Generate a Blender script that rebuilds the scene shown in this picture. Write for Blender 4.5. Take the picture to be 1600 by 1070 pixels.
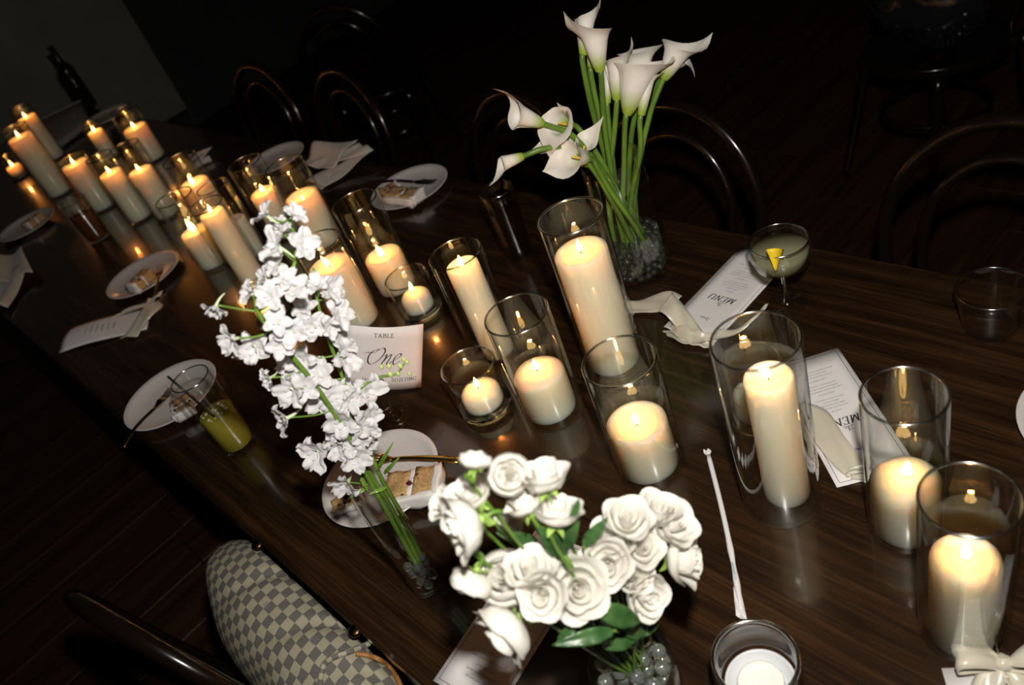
import bpy, math, random
from mathutils import Vector as V3, Matrix, Quaternion, noise
R = random.Random(7)
PI = math.pi
for o in list(bpy.data.objects): bpy.data.objects.remove(o)
scene = bpy.context.scene
col = scene.collection

# ------------------------------------------------------------------ camera
# 28 mm lens, held about 0.9 m above a 0.75 m table, tilted 39 degrees down and rolled
FPX, PPX, PPY = 1265.0, 800.0, 535.0
TZ = 0.75                                  # table top
CAMH = 0.915                               # lens above the table
dn = V3((648.0, 1545.0, FPX)).normalized() # world down in camera axes (x right, y down, z forward)
ax_ = dn.cross(V3((0, 0, 1))).normalized(); bx_ = dn.cross(ax_)
_n = math.hypot(.537, .844); t0, t1 = .537/_n, .844/_n
Xc = ax_*t0 + bx_*t1; Yc = ax_*t1 - bx_*t0; Zc = -dn
CAM = V3((0, -0.0948, TZ + CAMH))
def c2w(v): return V3((v.dot(Xc), v.dot(Yc), v.dot(Zc)))
RIGHT, DOWN, FWD = c2w(V3((1,0,0))), c2w(V3((0,1,0))), c2w(V3((0,0,1)))
cd = bpy.data.cameras.new('camera'); cam = bpy.data.objects.new('camera', cd); col.objects.link(cam)
cam.matrix_world = Matrix(((RIGHT.x, -DOWN.x, -FWD.x, CAM.x), (RIGHT.y, -DOWN.y, -FWD.y, CAM.y), (RIGHT.z, -DOWN.z, -FWD.z, CAM.z), (0,0,0,1)))
cd.sensor_width = 36; cd.lens = FPX/1600*36; cd.clip_start = .02; cd.clip_end = 50
cd.dof.use_dof = True; cd.dof.focus_distance = 1.17; cd.dof.aperture_fstop = 4.5
scene.camera = cam

# ------------------------------------------------------------------ world, flash, exposure
w = bpy.data.worlds.new('dim_room'); scene.world = w; w.use_nodes = True
w.node_tree.nodes['Background'].inputs[0].default_value = (1.0, .82, .6, 1)
w.node_tree.nodes['Background'].inputs[1].default_value = .0012
fl = bpy.data.lights.new('camera_flash', 'AREA'); fl.shape = 'DISK'; fl.size = .045; fl.energy = 18.0; fl.color = (1.0, .95, .88)
flo = bpy.data.objects.new('camera_flash', fl); col.objects.link(flo)
flo.matrix_world = cam.matrix_world @ Matrix.Translation((.02, .15, .03))
vs = scene.view_settings; vs.view_transform = 'Standard'; vs.look = 'None'; vs.gamma = 1; vs.exposure = 0; vs.use_curve_mapping = False
cy = scene.cycles; cy.max_bounces = 14; cy.transparent_max_bounces = 48; cy.transmission_bounces = 10; cy.glossy_bounces = 5; cy.diffuse_bounces = 3
cy.caustics_reflective = False; cy.caustics_refractive = False; cy.sample_clamp_indirect = 8.0; cy.blur_glossy = .15

# ------------------------------------------------------------------ placing helpers
def ray(px, py): return c2w(V3(((px-PPX)/FPX, (py-PPY)/FPX, 1)))
def at(px, py, z=0.0):
    d = ray(px, py); return CAM + d*((TZ + z - CAM.z)/d.z)
HV = V3((FWD.x, FWD.y, 0)).normalized()    # horizontal heading of the lens
def up(b, px, py, off=0.0):                # point above b (same distance into the room, plus off)
    d = ray(px, py); return CAM + d*(((b-CAM).dot(HV)+off)/d.dot(HV))
def wid(px, p): return px*((p-CAM).dot(FWD))/FPX
def lerp(a, b, t): return a + (b-a)*t

# ------------------------------------------------------------------ materials
MATS = {}
def mat(name, color=(.8,.8,.8), rough=.5, metal=0, spec=.5, sss=0, sss_r=(1,.5,.3), sss_s=.01, coat=0, ior=1.45, sheen=0):
    m = bpy.data.materials.new(name); m.use_nodes = True
    b = m.node_tree.nodes['Principled BSDF']; i = b.inputs
    i['Base Color'].default_value = (*color, 1); i['Roughness'].default_value = rough; i['Metallic'].default_value = metal
    i['Specular IOR Level'].default_value = spec; i['IOR'].default_value = ior
    if sss: i['Subsurface Weight'].default_value = sss; i['Subsurface Radius'].default_value = sss_r; i['Subsurface Scale'].default_value = sss_s
    if coat: i['Coat Weight'].default_value = coat; i['Coat Roughness'].default_value = .10
    if sheen: i['Sheen Weight'].default_value = sheen
    MATS[name] = m; return m
def N(m, t, **k):
    n = m.node_tree.nodes.new(t)
    for a, v in k.items(): setattr(n, a, v)
    return n
def L(m, a, b): m.node_tree.links.new(a, b)
def bsdf(m): return m.node_tree.nodes['Principled BSDF']
def vary(m, c1, c2, scale=(10,10,10), detail=4, lo=.35, hi=.65, bump=0, bscale=None, coord='Object', rough=None):
    tc = N(m, 'ShaderNodeTexCoord'); mp = N(m, 'ShaderNodeMapping'); mp.inputs['Scale'].default_value = scale
    nz = N(m, 'ShaderNodeTexNoise'); nz.inputs['Scale'].default_value = 1; nz.inputs['Detail'].default_value = detail
    cr = N(m, 'ShaderNodeValToRGB'); e = cr.color_ramp.elements
    e[0].position = lo; e[0].color = (*c1, 1); e[1].position = hi; e[1].color = (*c2, 1)
    L(m, tc.outputs[coord], mp.inputs[0]); L(m, mp.outputs[0], nz.inputs[0]); L(m, nz.outputs[0], cr.inputs[0]); L(m, cr.outputs[0], bsdf(m).inputs['Base Color'])
    if bump:
        bp = N(m, 'ShaderNodeBump'); bp.inputs['Strength'].default_value = bump; bp.inputs['Distance'].default_value = .002
        L(m, nz.outputs[0], bp.inputs['Height']); L(m, bp.outputs[0], bsdf(m).inputs['Normal'])
    return cr
def thin_glass(name, tint=(.97,.98,.96), f0=.05, rough=0.0, power=5.0):
    m = bpy.data.materials.new(name); m.use_nodes = True; nt = m.node_tree; nt.nodes.clear()
    out = N(m, 'ShaderNodeOutputMaterial'); mx = N(m, 'ShaderNodeMixShader'); tr = N(m, 'ShaderNodeBsdfTransparent'); gl = N(m, 'ShaderNodeBsdfGlossy')
    tr.inputs[0].default_value = (*tint, 1); gl.inputs['Roughness'].default_value = rough; gl.inputs[0].default_value = (1,1,1,1)
    g = N(m, 'ShaderNodeNewGeometry'); d = N(m, 'ShaderNodeVectorMath', operation='DOT_PRODUCT')
    L(m, g.outputs['Normal'], d.inputs[0]); L(m, g.outputs['Incoming'], d.inputs[1])
    a = N(m, 'ShaderNodeMath', operation='ABSOLUTE'); L(m, d.outputs['Value'], a.inputs[0])
    s = N(m, 'ShaderNodeMath', operation='SUBTRACT'); s.inputs[0].default_value = 1; L(m, a.outputs[0], s.inputs[1])
    p = N(m, 'ShaderNodeMath', operation='POWER'); p.inputs[1].default_value = power; L(m, s.outputs[0], p.inputs[0])
    q = N(m, 'ShaderNodeMath', operation='MULTIPLY_ADD'); q.inputs[1].default_value = 1-f0; q.inputs[2].default_value = f0; L(m, p.outputs[0], q.inputs[0])
    L(m, q.outputs[0], mx.inputs[0]); L(m, tr.outputs[0], mx.inputs[1]); L(m, gl.outputs[0], mx.inputs[2]); L(m, mx.outputs[0], out.inputs[0])
    MATS[name] = m; return m
def solid_glass(name, color=(1,1,1), ior=1.5, rough=0):
    m = bpy.data.materials.new(name); m.use_nodes = True; m.node_tree.nodes.clear()
    out = N(m, 'ShaderNodeOutputMaterial'); g = N(m, 'ShaderNodeBsdfGlass'); g.inputs['Color'].default_value = (*color,1); g.inputs['IOR'].default_value = ior; g.inputs['Roughness'].default_value = rough
    L(m, g.outputs[0], out.inputs[0]); MATS[name] = m; return m
def murky(name, color, opac, rough=.05):       # cloudy liquid: part see-through, part milky
    m = mat(name, color, rough); nt = m.node_tree; out = nt.nodes['Material Output']
    mx = N(m, 'ShaderNodeMixShader'); tr = N(m, 'ShaderNodeBsdfTransparent'); tr.inputs[0].default_value = (*[min(1, c*.6+.4) for c in color], 1)
    mx.inputs[0].default_value = opac; L(m, tr.outputs[0], mx.inputs[1]); L(m, bsdf(m).outputs[0], mx.inputs[2]); L(m, mx.outputs[0], out.inputs[0]); return m
def leafy(name, c, trans, rough=.45, att=None):  # petals and leaves: diffuse plus light passing through
    m = mat(name, c, rough, spec=.3); out = m.node_tree.nodes['Material Output']
    mx = N(m, 'ShaderNodeMixShader'); tl = N(m, 'ShaderNodeBsdfTranslucent'); tl.inputs[0].default_value = (*c, 1); mx.inputs[0].default_value = trans
    L(m, bsdf(m).outputs[0], mx.inputs[1]); L(m, tl.outputs[0], mx.inputs[2]); L(m, mx.outputs[0], out.inputs[0])
    if att:      # colour of the plant itself, from throat green to petal white
        a = N(m, 'ShaderNodeAttribute', attribute_name='ripe'); cr = N(m, 'ShaderNodeValToRGB'); e = cr.color_ramp.elements
        e[0].position = .0; e[0].color = (*att, 1); e[1].position = 1; e[1].color = (*c, 1)
        L(m, a.outputs['Fac'], cr.inputs[0]); L(m, cr.outputs[0], bsdf(m).inputs['Base Color']); L(m, cr.outputs[0], tl.inputs[0])
    return m

wood = mat('walnut', (.04,.02,.009), .27, spec=.5, coat=.9)
tc = N(wood, 'ShaderNodeTexCoord'); mp = N(wood, 'ShaderNodeMapping'); mp.inputs['Scale'].default_value = (3.5, 60, 60); L(wood, tc.outputs['Object'], mp.inputs[0])
n1 = N(wood, 'ShaderNodeTexNoise'); n1.inputs['Scale'].default_value = 1.0; n1.inputs['Detail'].default_value = 6; n1.inputs['Distortion'].default_value = .6; L(wood, mp.outputs[0], n1.inputs[0])
mp2 = N(wood, 'ShaderNodeMapping'); mp2.inputs['Scale'].default_value = (10, 320, 320); L(wood, tc.outputs['Object'], mp2.inputs[0])
n2 = N(wood, 'ShaderNodeTexNoise'); n2.inputs['Scale'].default_value = 1.0; n2.inputs['Detail'].default_value = 3; L(wood, mp2.outputs[0], n2.inputs[0])
mxn = N(wood, 'ShaderNodeMix', data_type='FLOAT'); mxn.inputs[0].default_value = .4; L(wood, n1.outputs[0], mxn.inputs[2]); L(wood, n2.outputs[0], mxn.inputs[3])
cr = N(wood, 'ShaderNodeValToRGB'); e = cr.color_ramp.elements; e[0].position = .36; e[0].color = (.0095,.0047,.0022,1); e[1].position = .66; e[1].color = (.046,.0215,.0085,1)
el = cr.color_ramp.elements.new(.5); el.color = (.021,.0100,.0043,1)
L(wood, mxn.outputs[0], cr.inputs[0]); L(wood, cr.outputs[0], bsdf(wood).inputs['Base Color'])
bp = N(wood, 'ShaderNodeBump'); bp.inputs['Strength'].default_value = .12; bp.inputs['Distance'].default_value = .001; L(wood, n2.outputs[0], bp.inputs['Height']); L(wood, bp.outputs[0], bsdf(wood).inputs['Normal'])
mat('table_edge', (.012,.009,.007), .35)
floorm = mat('floor_wood', (.03,.012,.006), .45); vary(floorm, (.018,.007,.004), (.045,.017,.008), (30,2,30))
mat('floor_gap', (.004,.003,.002), .8)
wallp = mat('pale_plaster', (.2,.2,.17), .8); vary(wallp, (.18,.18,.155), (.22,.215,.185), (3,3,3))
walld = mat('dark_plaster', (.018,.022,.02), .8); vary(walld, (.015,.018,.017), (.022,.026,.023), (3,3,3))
mat('black_lacquer', (.006,.0035,.0025), .2, coat=.4)
GL = thin_glass('clear_glass', (.988,.992,.984), .055, .025); GLE = solid_glass('heavy_glass', (.97,.99,.96))
def bead_mat(name, milk):
    m = solid_glass(name, (.97,.99,.97), 1.45, .09); mx = N(m, 'ShaderNodeMixShader'); mx.inputs[0].default_value = milk; df = N(m, 'ShaderNodeBsdfDiffuse'); df.inputs[0].default_value = (.72,.80,.74,1)
    gl = [n for n in m.node_tree.nodes if n.type == 'BSDF_GLASS'][0]; ou = [n for n in m.node_tree.nodes if n.type == 'OUTPUT_MATERIAL'][0]
    L(m, gl.outputs[0], mx.inputs[1]); L(m, df.outputs[0], mx.inputs[2]); L(m, mx.outputs[0], ou.inputs[0]); return m
BEAD = bead_mat('bead_glass', .10); BEAD2 = bead_mat('dark_bead_glass', .025)
RIM = thin_glass('glass_rim', (.75,.76,.72), .38, .16, 2.0)
PLS = thin_glass('clear_plastic', (.98,.98,.98), .045)
WATER = thin_glass('water_surface', (.93,.96,.92), .03)
BROWNG = thin_glass('brown_glass', (.25,.16,.07), .05)
wax = mat('ivory_wax', (.90,.825,.62), .38, sss=1, sss_r=(1.0,.72,.46), sss_s=.055, spec=.4)
bsdf(wax).subsurface_method = 'RANDOM_WALK'
mat('white_wax', (.85,.83,.78), .3, sss=.6, sss_r=(1,.7,.5), sss_s=.01)
mat('wick', (.02,.015,.01), .9)
fm = bpy.data.materials.new('flame'); fm.use_nodes = True; fm.node_tree.nodes.clear(); MATS['flame'] = fm
out = N(fm, 'ShaderNodeOutputMaterial'); ad = N(fm, 'ShaderNodeAddShader'); em = N(fm, 'ShaderNodeEmission'); tr = N(fm, 'ShaderNodeBsdfTransparent')
em.inputs[0].default_value = (1,.62,.2,1); em.inputs[1].default_value = 5.0
L(fm, em.outputs[0], ad.inputs[0]); L(fm, tr.outputs[0], ad.inputs[1]); L(fm, ad.outputs[0], out.inputs[0]); fm.cycles.emission_sampling = 'NONE'
china = mat('white_china', (.60,.57,.55), .22, coat=.3)
paper = mat('card_paper', (.72,.69,.68), .7)
mat('ink', (.03,.03,.035), .7); mat('grey_ink', (.2,.2,.22), .7)
satin = mat('ivory_satin', (.56,.52,.41), .27, sheen=.2, spec=.8)
linen = mat('linen', (.52,.49,.43), .85, sheen=.2); vary(linen, (.49,.46,.40), (.55,.52,.46), (220,220,220), bump=.2)
PET = leafy('rose_petal', (.84,.82,.76), .42); DEL = leafy('delphinium_petal', (.69,.68,.69), .35)
LIL = leafy('lily_petal', (.80,.76,.68), .15, .4, att=(.30,.42,.045)); SPUR = leafy('spur', (.60,.68,.42), .2)
stemm = mat('stem_green', (.13,.25,.035), .35); vary(stemm, (.07,.145,.018), (.13,.235,.03), (40,40,12))
mat('spadix', (.75,.5,.06), .6)
leafm = mat('leaf_green', (.025,.07,.018), .35); vary(leafm, (.018,.055,.014), (.04,.095,.025), (60,60,60))
mat('sepal', (.22,.33,.07), .5); mat('bud_green', (.42,.52,.16), .5)
mat('gold', (.62,.40,.12), .28, metal=1); mat('dark_gold', (.10,.06,.03), .3, metal=1)
sponge = mat('sponge', (.46,.29,.12), .9); vary(sponge, (.36,.21,.08), (.54,.36,.16), (300,300,300), bump=.6)
mat('frosting', (.72,.69,.66), .5, sss=.4, sss_r=(1,.8,.7), sss_s=.006); mat('berry', (.07,.01,.02), .35)
murky('lime_drink', (.30,.26,.03), .88); murky('pale_drink', (.42,.42,.26), .45); mat('cola', (.006,.003,.002), .06); murky('amber_drink', (.12,.045,.012), .8)
mat('foam', (.62,.60,.45), .8); mat('peel', (.80,.58,.02), .45); mat('peel_pith', (.8,.75,.45), .6)
mat('black_plastic', (.01,.01,.01), .35); mat('straw_paper', (.70,.69,.68), .75); mat('teal_print', (.12,.38,.45), .7)
mat('wire', (.22,.16,.09), .25, metal=1); mat('tan_leather', (.36,.16,.045), .5); mat('black_bottle', (.006,.008,.005), .06)
mat('silver_fabric', (.25,.24,.22), .5); mat('rhinestone', (.8,.8,.8), .08, metal=1); mat('black_sequin', (.10,.11,.115), .14, metal=.9); mat('dark_cloth', (.01,.011,.011), .8)
mat('pale_tray', (.62,.64,.66), .35, sss=.3, sss_s=.01)
canvas = mat('chequered_canvas', (.5,.5,.4), .55, spec=.4)
ua = N(canvas, 'ShaderNodeUVMap'); ck = N(canvas, 'ShaderNodeTexChecker'); ck.inputs['Scale'].default_value = 1
ck.inputs[1].default_value = (.40,.37,.26,1); ck.inputs[2].default_value = (.15,.14,.125,1); L(canvas, ua.outputs[0], ck.inputs[0])
wv = N(canvas, 'ShaderNodeTexWave'); wv.inputs['Scale'].default_value = 4; L(canvas, ua.outputs[0], wv.inputs[0])
mm = N(canvas, 'ShaderNodeMix', data_type='RGBA', blend_type='MULTIPLY'); mm.inputs[0].default_value = .25; L(canvas, ck.outputs[0], mm.inputs[6]); L(canvas, wv.outputs[0], mm.inputs[7]); L(canvas, mm.outputs[2], bsdf(canvas).inputs['Base Color'])

# ------------------------------------------------------------------ object helpers
def worldloc(o):
    p = V3((0,0,0))
    while o is not None: p = p + o.location; o = o.parent
    return p
def link(name, me, parent=None):
    o = bpy.data.objects.new(name, me); col.objects.link(o); o.parent = parent; return o
def tag(o, label, cat, group=None):
    o['label'] = label; o['category'] = cat
    if group: o['group'] = group
    return o
def thing(name, label, cat, loc, group=None):
    o = link(name, None); o.location = loc; o.empty_display_size = .02; return tag(o, label, cat, group)
def mesh(vs_, fs, m, smooth=True):
    me = bpy.data.meshes.new('m'); me.from_pydata([tuple(v) for v in vs_], [], fs); me.materials.append(MATS[m] if isinstance(m, str) else m)
    if smooth: me.polygons.foreach_set('use_smooth', [True]*len(me.polygons))
    me.update(); return me
def part(name, geo, m, parent=None, smooth=True, loc=None):   # geometry in world space
    v, f = geo; off = worldloc(parent) if parent is not None else (loc or V3((0,0,0)))
    me = mesh([p-off for p in v], f, m, smooth); me.name = name; o = link(name, me, parent)
    if parent is None: o.location = off
    return o
def struct(o): o['kind'] = 'structure'; return o
def join(*gs):
    v, f = [], []
    for a, b in gs:
        n = len(v); v += a; f += [tuple(i+n for i in q) for q in b]
    return v, f
def move(g, p): return [v+p for v in g[0]], g[1]
def lathe(prof, c=V3((0,0,0)), seg=40, wob=None):
    v, f, n = [], [], len(prof)
    for i in range(seg):
        a = 2*PI*i/seg
        for j, (r, z) in enumerate(prof):
            k = wob(a, j, r, z) if wob else 0
            v.append(c + V3(((r+k)*math.cos(a), (r+k)*math.sin(a), z)))
    for i in range(seg):
        for j in range(n-1):
            a, b = i*n+j, ((i+1) % seg)*n+j; f.append((a, b, b+1, a+1))
    return v, f
def frame(d, hint=None):
    d = d.normalized(); h = hint if hint is not None else (V3((0,0,1)) if abs(d.z) < .9 else V3((1,0,0)))
    x = (h - d*h.dot(d))
    if x.length < 1e-5: x = d.orthogonal()
    x.normalize(); return x, d.cross(x)
def smoothp(pts, k=6):                         # Catmull-Rom
    if len(pts) < 3: return [lerp(pts[0], pts[1], i/k) for i in range(k+1)]
    P = [pts[0]*2-pts[1]] + list(pts) + [pts[-1]*2-pts[-2]]; o = []
    for i in range(1, len(P)-2):
        for j in range(k):
            t = j/k; a, b, c, d = P[i-1], P[i], P[i+1], P[i+2]
            o.append(.5*((2*b)+(c-a)*t+(2*a-5*b+4*c-d)*t*t+(3*b-a-3*c+d)*t**3))
    return o + [pts[-1]]
def tube(pts, rad, seg=8, closed=False, cap=True):
    v, f, n = [], [], len(pts); h = None
    for i, p in enumerate(pts):
        a = pts[i-1] if (i or closed) else p; b = pts[(i+1) % n] if (i < n-1 or closed) else p
        x, y = frame(b-a, h); h = x; r = rad(i/(n-1)) if callable(rad) else rad
        for k in range(seg):
            t = 2*PI*k/seg; v.append(p + (x*math.cos(t)+y*math.sin(t))*r)
    for i in range(n if closed else n-1):
        for k in range(seg):
            a, b = i*seg, ((i+1) % n)*seg; f.append((a+k, a+(k+1) % seg, b+(k+1) % seg, b+k))
    if cap and not closed: f.append(tuple(range(seg))[::-1]); f.append(tuple((n-1)*seg+k for k in range(seg)))
    return v, f
def box(c, s, rz=0, bev=.1):
    x, y, z = s[0]/2, s[1]/2, s[2]/2; b = min(x, y, z)*bev; v = []
    prof = [(-z, b), (-z+b, 0), (z-b, 0), (z, b)]; co, si = math.cos(rz), math.sin(rz)
    for (h, i) in prof:
        for (a, q) in ((-x+i, -y+i), (x-i, -y+i), (x-i, y-i), (-x+i, y-i)): v.append(c + V3((a*co-q*si, a*si+q*co, h)))
    f = [(3,2,1,0), (12,13,14,15)]
    for k in range(3):
        for i in range(4): f.append((k*4+i, k*4+(i+1) % 4, k*4+4+(i+1) % 4, k*4+4+i))
    return v, f
def grid(fn, nu, nv, thick=0.0):
    v = [fn(i/(nu-1), j/(nv-1)) for i in range(nu) for j in range(nv)]
    f = [(i*nv+j, (i+1)*nv+j, (i+1)*nv+j+1, i*nv+j+1) for i in range(nu-1) for j in range(nv-1)]
    if thick:
        nr = [V3((0,0,0)) for _ in v]
        for q in f:
            n = (v[q[1]]-v[q[0]]).cross(v[q[2]]-v[q[0]])
            for i in q: nr[i] += n
        N0 = len(v); v = v + [p - n.normalized()*thick for p, n in zip(v, nr)]
        f = f + [tuple(i+N0 for i in q[::-1]) for q in f]
        bd = [i*nv for i in range(nu)] + [(nu-1)*nv+j for j in range(1, nv)] + [i*nv+nv-1 for i in range(nu-2, -1, -1)] + [j for j in range(nv-2, 0, -1)]
        for a, b in zip(bd, bd[1:]+bd[:1]): f.append((b, a, a+N0, b+N0))
    return v, f
def blob(c, r, sq=(1,1,1), amp=.1, fr=6, n=10, seed=0):
    def fn(u, v):
        a, b = u*2*PI, (v-.5)*PI; d = V3((math.cos(a)*math.cos(b), math.sin(a)*math.cos(b), math.sin(b)))
        k = 1 + amp*noise.noise(d*fr*.3 + V3((seed, seed*.7, 0)))*2
        return c + V3((d.x*sq[0], d.y*sq[1], d.z*sq[2]))*r*k
    return grid(fn, n*2, n)
def copyo(o, parent, loc, rot, sc=1):
    c = o.copy(); col.objects.link(c); c.parent = parent; c.location = loc; c.rotation_mode = 'QUATERNION'; c.rotation_quaternion = rot
    c.scale = (sc, sc, sc) if not hasattr(sc, '__len__') else sc; return c
def inst(name, me, parent, loc, rot, sc=1):    # loc relative to the parent
    o = link(name, me, parent); o.location = loc; o.rotation_mode = 'QUATERNION'; o.rotation_quaternion = rot
    o.scale = (sc, sc, sc) if not hasattr(sc, '__len__') else sc; return o

# ------------------------------------------------------------------ room
XL = -5.9
fo = struct(part('floor', box(V3((-2.4, 1.2, -.03)), (8.6, 7.2, .04), 0, 0), 'floor_gap', smooth=False))
pm = [mesh(*box(V3((0,0,0)), (.196, l, .018), 0, .1), 'floor_wood', False) for l in (1.5, 1.1, 1.9)]
for i in range(34):
    y = -2.1 - R.random(); k = 0; x = -5.8 + i*.2
    while y < 4.4:
        q = (i*2+k) % 3; l = (1.5, 1.1, 1.9)[q]; o = link('plank', pm[q], fo); o.location = V3((x, y + l/2, 0)) ; y += l + .004; k += 1
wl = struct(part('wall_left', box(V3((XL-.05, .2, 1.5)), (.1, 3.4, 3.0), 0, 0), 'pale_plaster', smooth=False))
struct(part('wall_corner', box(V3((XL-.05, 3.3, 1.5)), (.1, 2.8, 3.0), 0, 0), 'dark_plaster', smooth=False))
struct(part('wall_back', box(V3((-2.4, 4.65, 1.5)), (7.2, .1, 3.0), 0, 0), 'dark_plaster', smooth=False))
struct(part('baseboard_left', box(V3((XL+.01, .2, .07)), (.02, 3.38, .14), 0, .2), 'dark_cloth', smooth=False))

# ------------------------------------------------------------------ table
TW, TX0, TX1 = .987, -4.75, .55
tb = thing('dining_table', 'long dark walnut dining table covered with candles and glasses', 'table', V3((-1.9, TW/2, 0)))
part('tabletop', box(V3(((TX0+TX1)/2, TW/2, TZ-.018)), (TX1-TX0, TW, .036), 0, .25), 'walnut', tb, False)
part('edge_band', join(box(V3(((TX0+TX1)/2, .012, TZ-.062)), (TX1-TX0-.06, .02, .055), 0, .1), box(V3(((TX0+TX1)/2, TW-.012, TZ-.062)), (TX1-TX0-.06, .02, .055), 0, .1)), 'table_edge', tb, False)
for x in (TX0+.3, -2.1, TX1-.25):
    for y in (.12, TW-.12): part('leg', tube([V3((x, y, .01)), V3((x, y, TZ-.04))], lambda t: .025+.012*t, 12), 'table_edge', tb)

# ------------------------------------------------------------------ glass cylinders and candles
def vase_profile(D, H, th=.003, base=.006, foot=0):
    r = D/2
    return [(0,0), (r-.003,0), (r-.0008,.0012), (r,.004), (r,H-.002), (r-.0007,H-.0004), (r-th/2,H), (r-th+.0007,H-.0004), (r-th,H-.002), (r-th,base+.004), (r-th-.003,base), (0,base)]
def rim_ring(r, z, p, a): return lathe([(r+a*math.cos(k*PI/4), z+a*math.sin(k*PI/4)) for k in range(9)], p, 56)
def glass_cyl(name, label, cat, b, D, H, group=None, th=.003, heavy=0):
    p = V3((b.x, b.y, TZ+.0006))
    if heavy:
        t = thing(name, label, cat, p, group)
        r = D/2
        part('glass_wall', lathe([(r-.001,heavy), (r,heavy+.001), (r,H-.002), (r-.0008,H-.0003), (r-th/2,H), (r-th+.0008,H-.0003), (r-th,H-.002), (r-th,heavy+.004)], p, 48), GL, t)
        part('rim', rim_ring(r-th/2, H, p, th*.55), RIM, t)
        part('thick_base', lathe([(0,0), (r-.005,0), (r-.001,.003), (r,.008), (r,heavy-.0005), (r-.004,heavy-.001), (0,heavy-.002)], p, 40), GLE, t)
        return t
    t = thing(name, label, cat, p, group)
    part('glass_wall', lathe(vase_profile(D, H, th), p, 52), GL, t); part('rim', rim_ring(D/2-th/2, H, p, th*.58), RIM, t); return t
FLAME = mesh(*lathe([(0,0), (.16,.06), (.25,.2), (.26,.34), (.2,.54), (.11,.77), (.03,.95), (0,1)], seg=12), 'flame')
def candle(label, b, d, H, lit=True, rnd=.006, pool=.006, fh=.022, lean=0, power=1.0, group=None, z0=.0066, dome=0, seed=0, kind='pillar_candle', m='ivory_wax'):
    p = V3((b.x, b.y, TZ+z0+.0006)); t = thing(kind, label, 'candle', p, group); r = d/2
    pr = [(0,0), (r-.003,0), (r-.0006,.001), (r,.004)]
    for k in range(1, 9): pr.append((r*(1-.012*k/8), .004+(H-rnd-.004)*k/8))
    rt = r*.988
    if dome:
        for k in range(1, 7): a = PI/2*k/6; pr.append((rt-rnd*(1-math.cos(a))*1.6, H-rnd+rnd*math.sin(a)))
    else:
        for k in range(1, 5): a = PI/2*k/4; pr.append((rt-rnd*(1-math.cos(a)), H-rnd+rnd*math.sin(a)))
    rr = pr[-1][0]
    pr += [(rr-.0025, H-.0005), (rr-.005, H-pool*.45), (rr*.7, H-pool*.85), (rr*.35, H-pool), (0, H-pool)]
    sd = V3((seed*3.1, seed*1.7, 0))
    def wob(a, j, rad, z): return 0 if rad < 1e-6 else rad*.022*noise.noise(V3((math.cos(a)*1.3, math.sin(a)*1.3, z*14))+sd)
    body = part('wax', lathe(pr, p, 40, wob), m, t)
    if lit is not None:
        w0 = p + V3((0,0,H-pool-.001)); w1 = w0 + V3((.0006,.0004,.005)); w2 = w0 + V3((.0016*(1+lean),.001,.0095))
        part('wick', tube([w0, w1, w2], .0009, 6), 'wick', t)
    if lit:
        f = link('flame', FLAME, t); f.location = V3((0,0,H-pool+.0045)); f.scale = (fh*.85, fh*.85, fh); f.rotation_euler = (R.uniform(-.12,.12), lean*.35+R.uniform(-.1,.1), 0)
        ld = bpy.data.lights.new('flame_light', 'POINT'); ld.energy = .15*power; ld.color = (1,.31,.055); ld.shadow_soft_size = .0025
        lo = link('flame_light', ld, t); lo.location = V3((0,0,H-pool+.0045+max(.018, fh*.75)))
    return t
def hgt(b, px, py): return up(b, px, py).z - TZ
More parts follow.
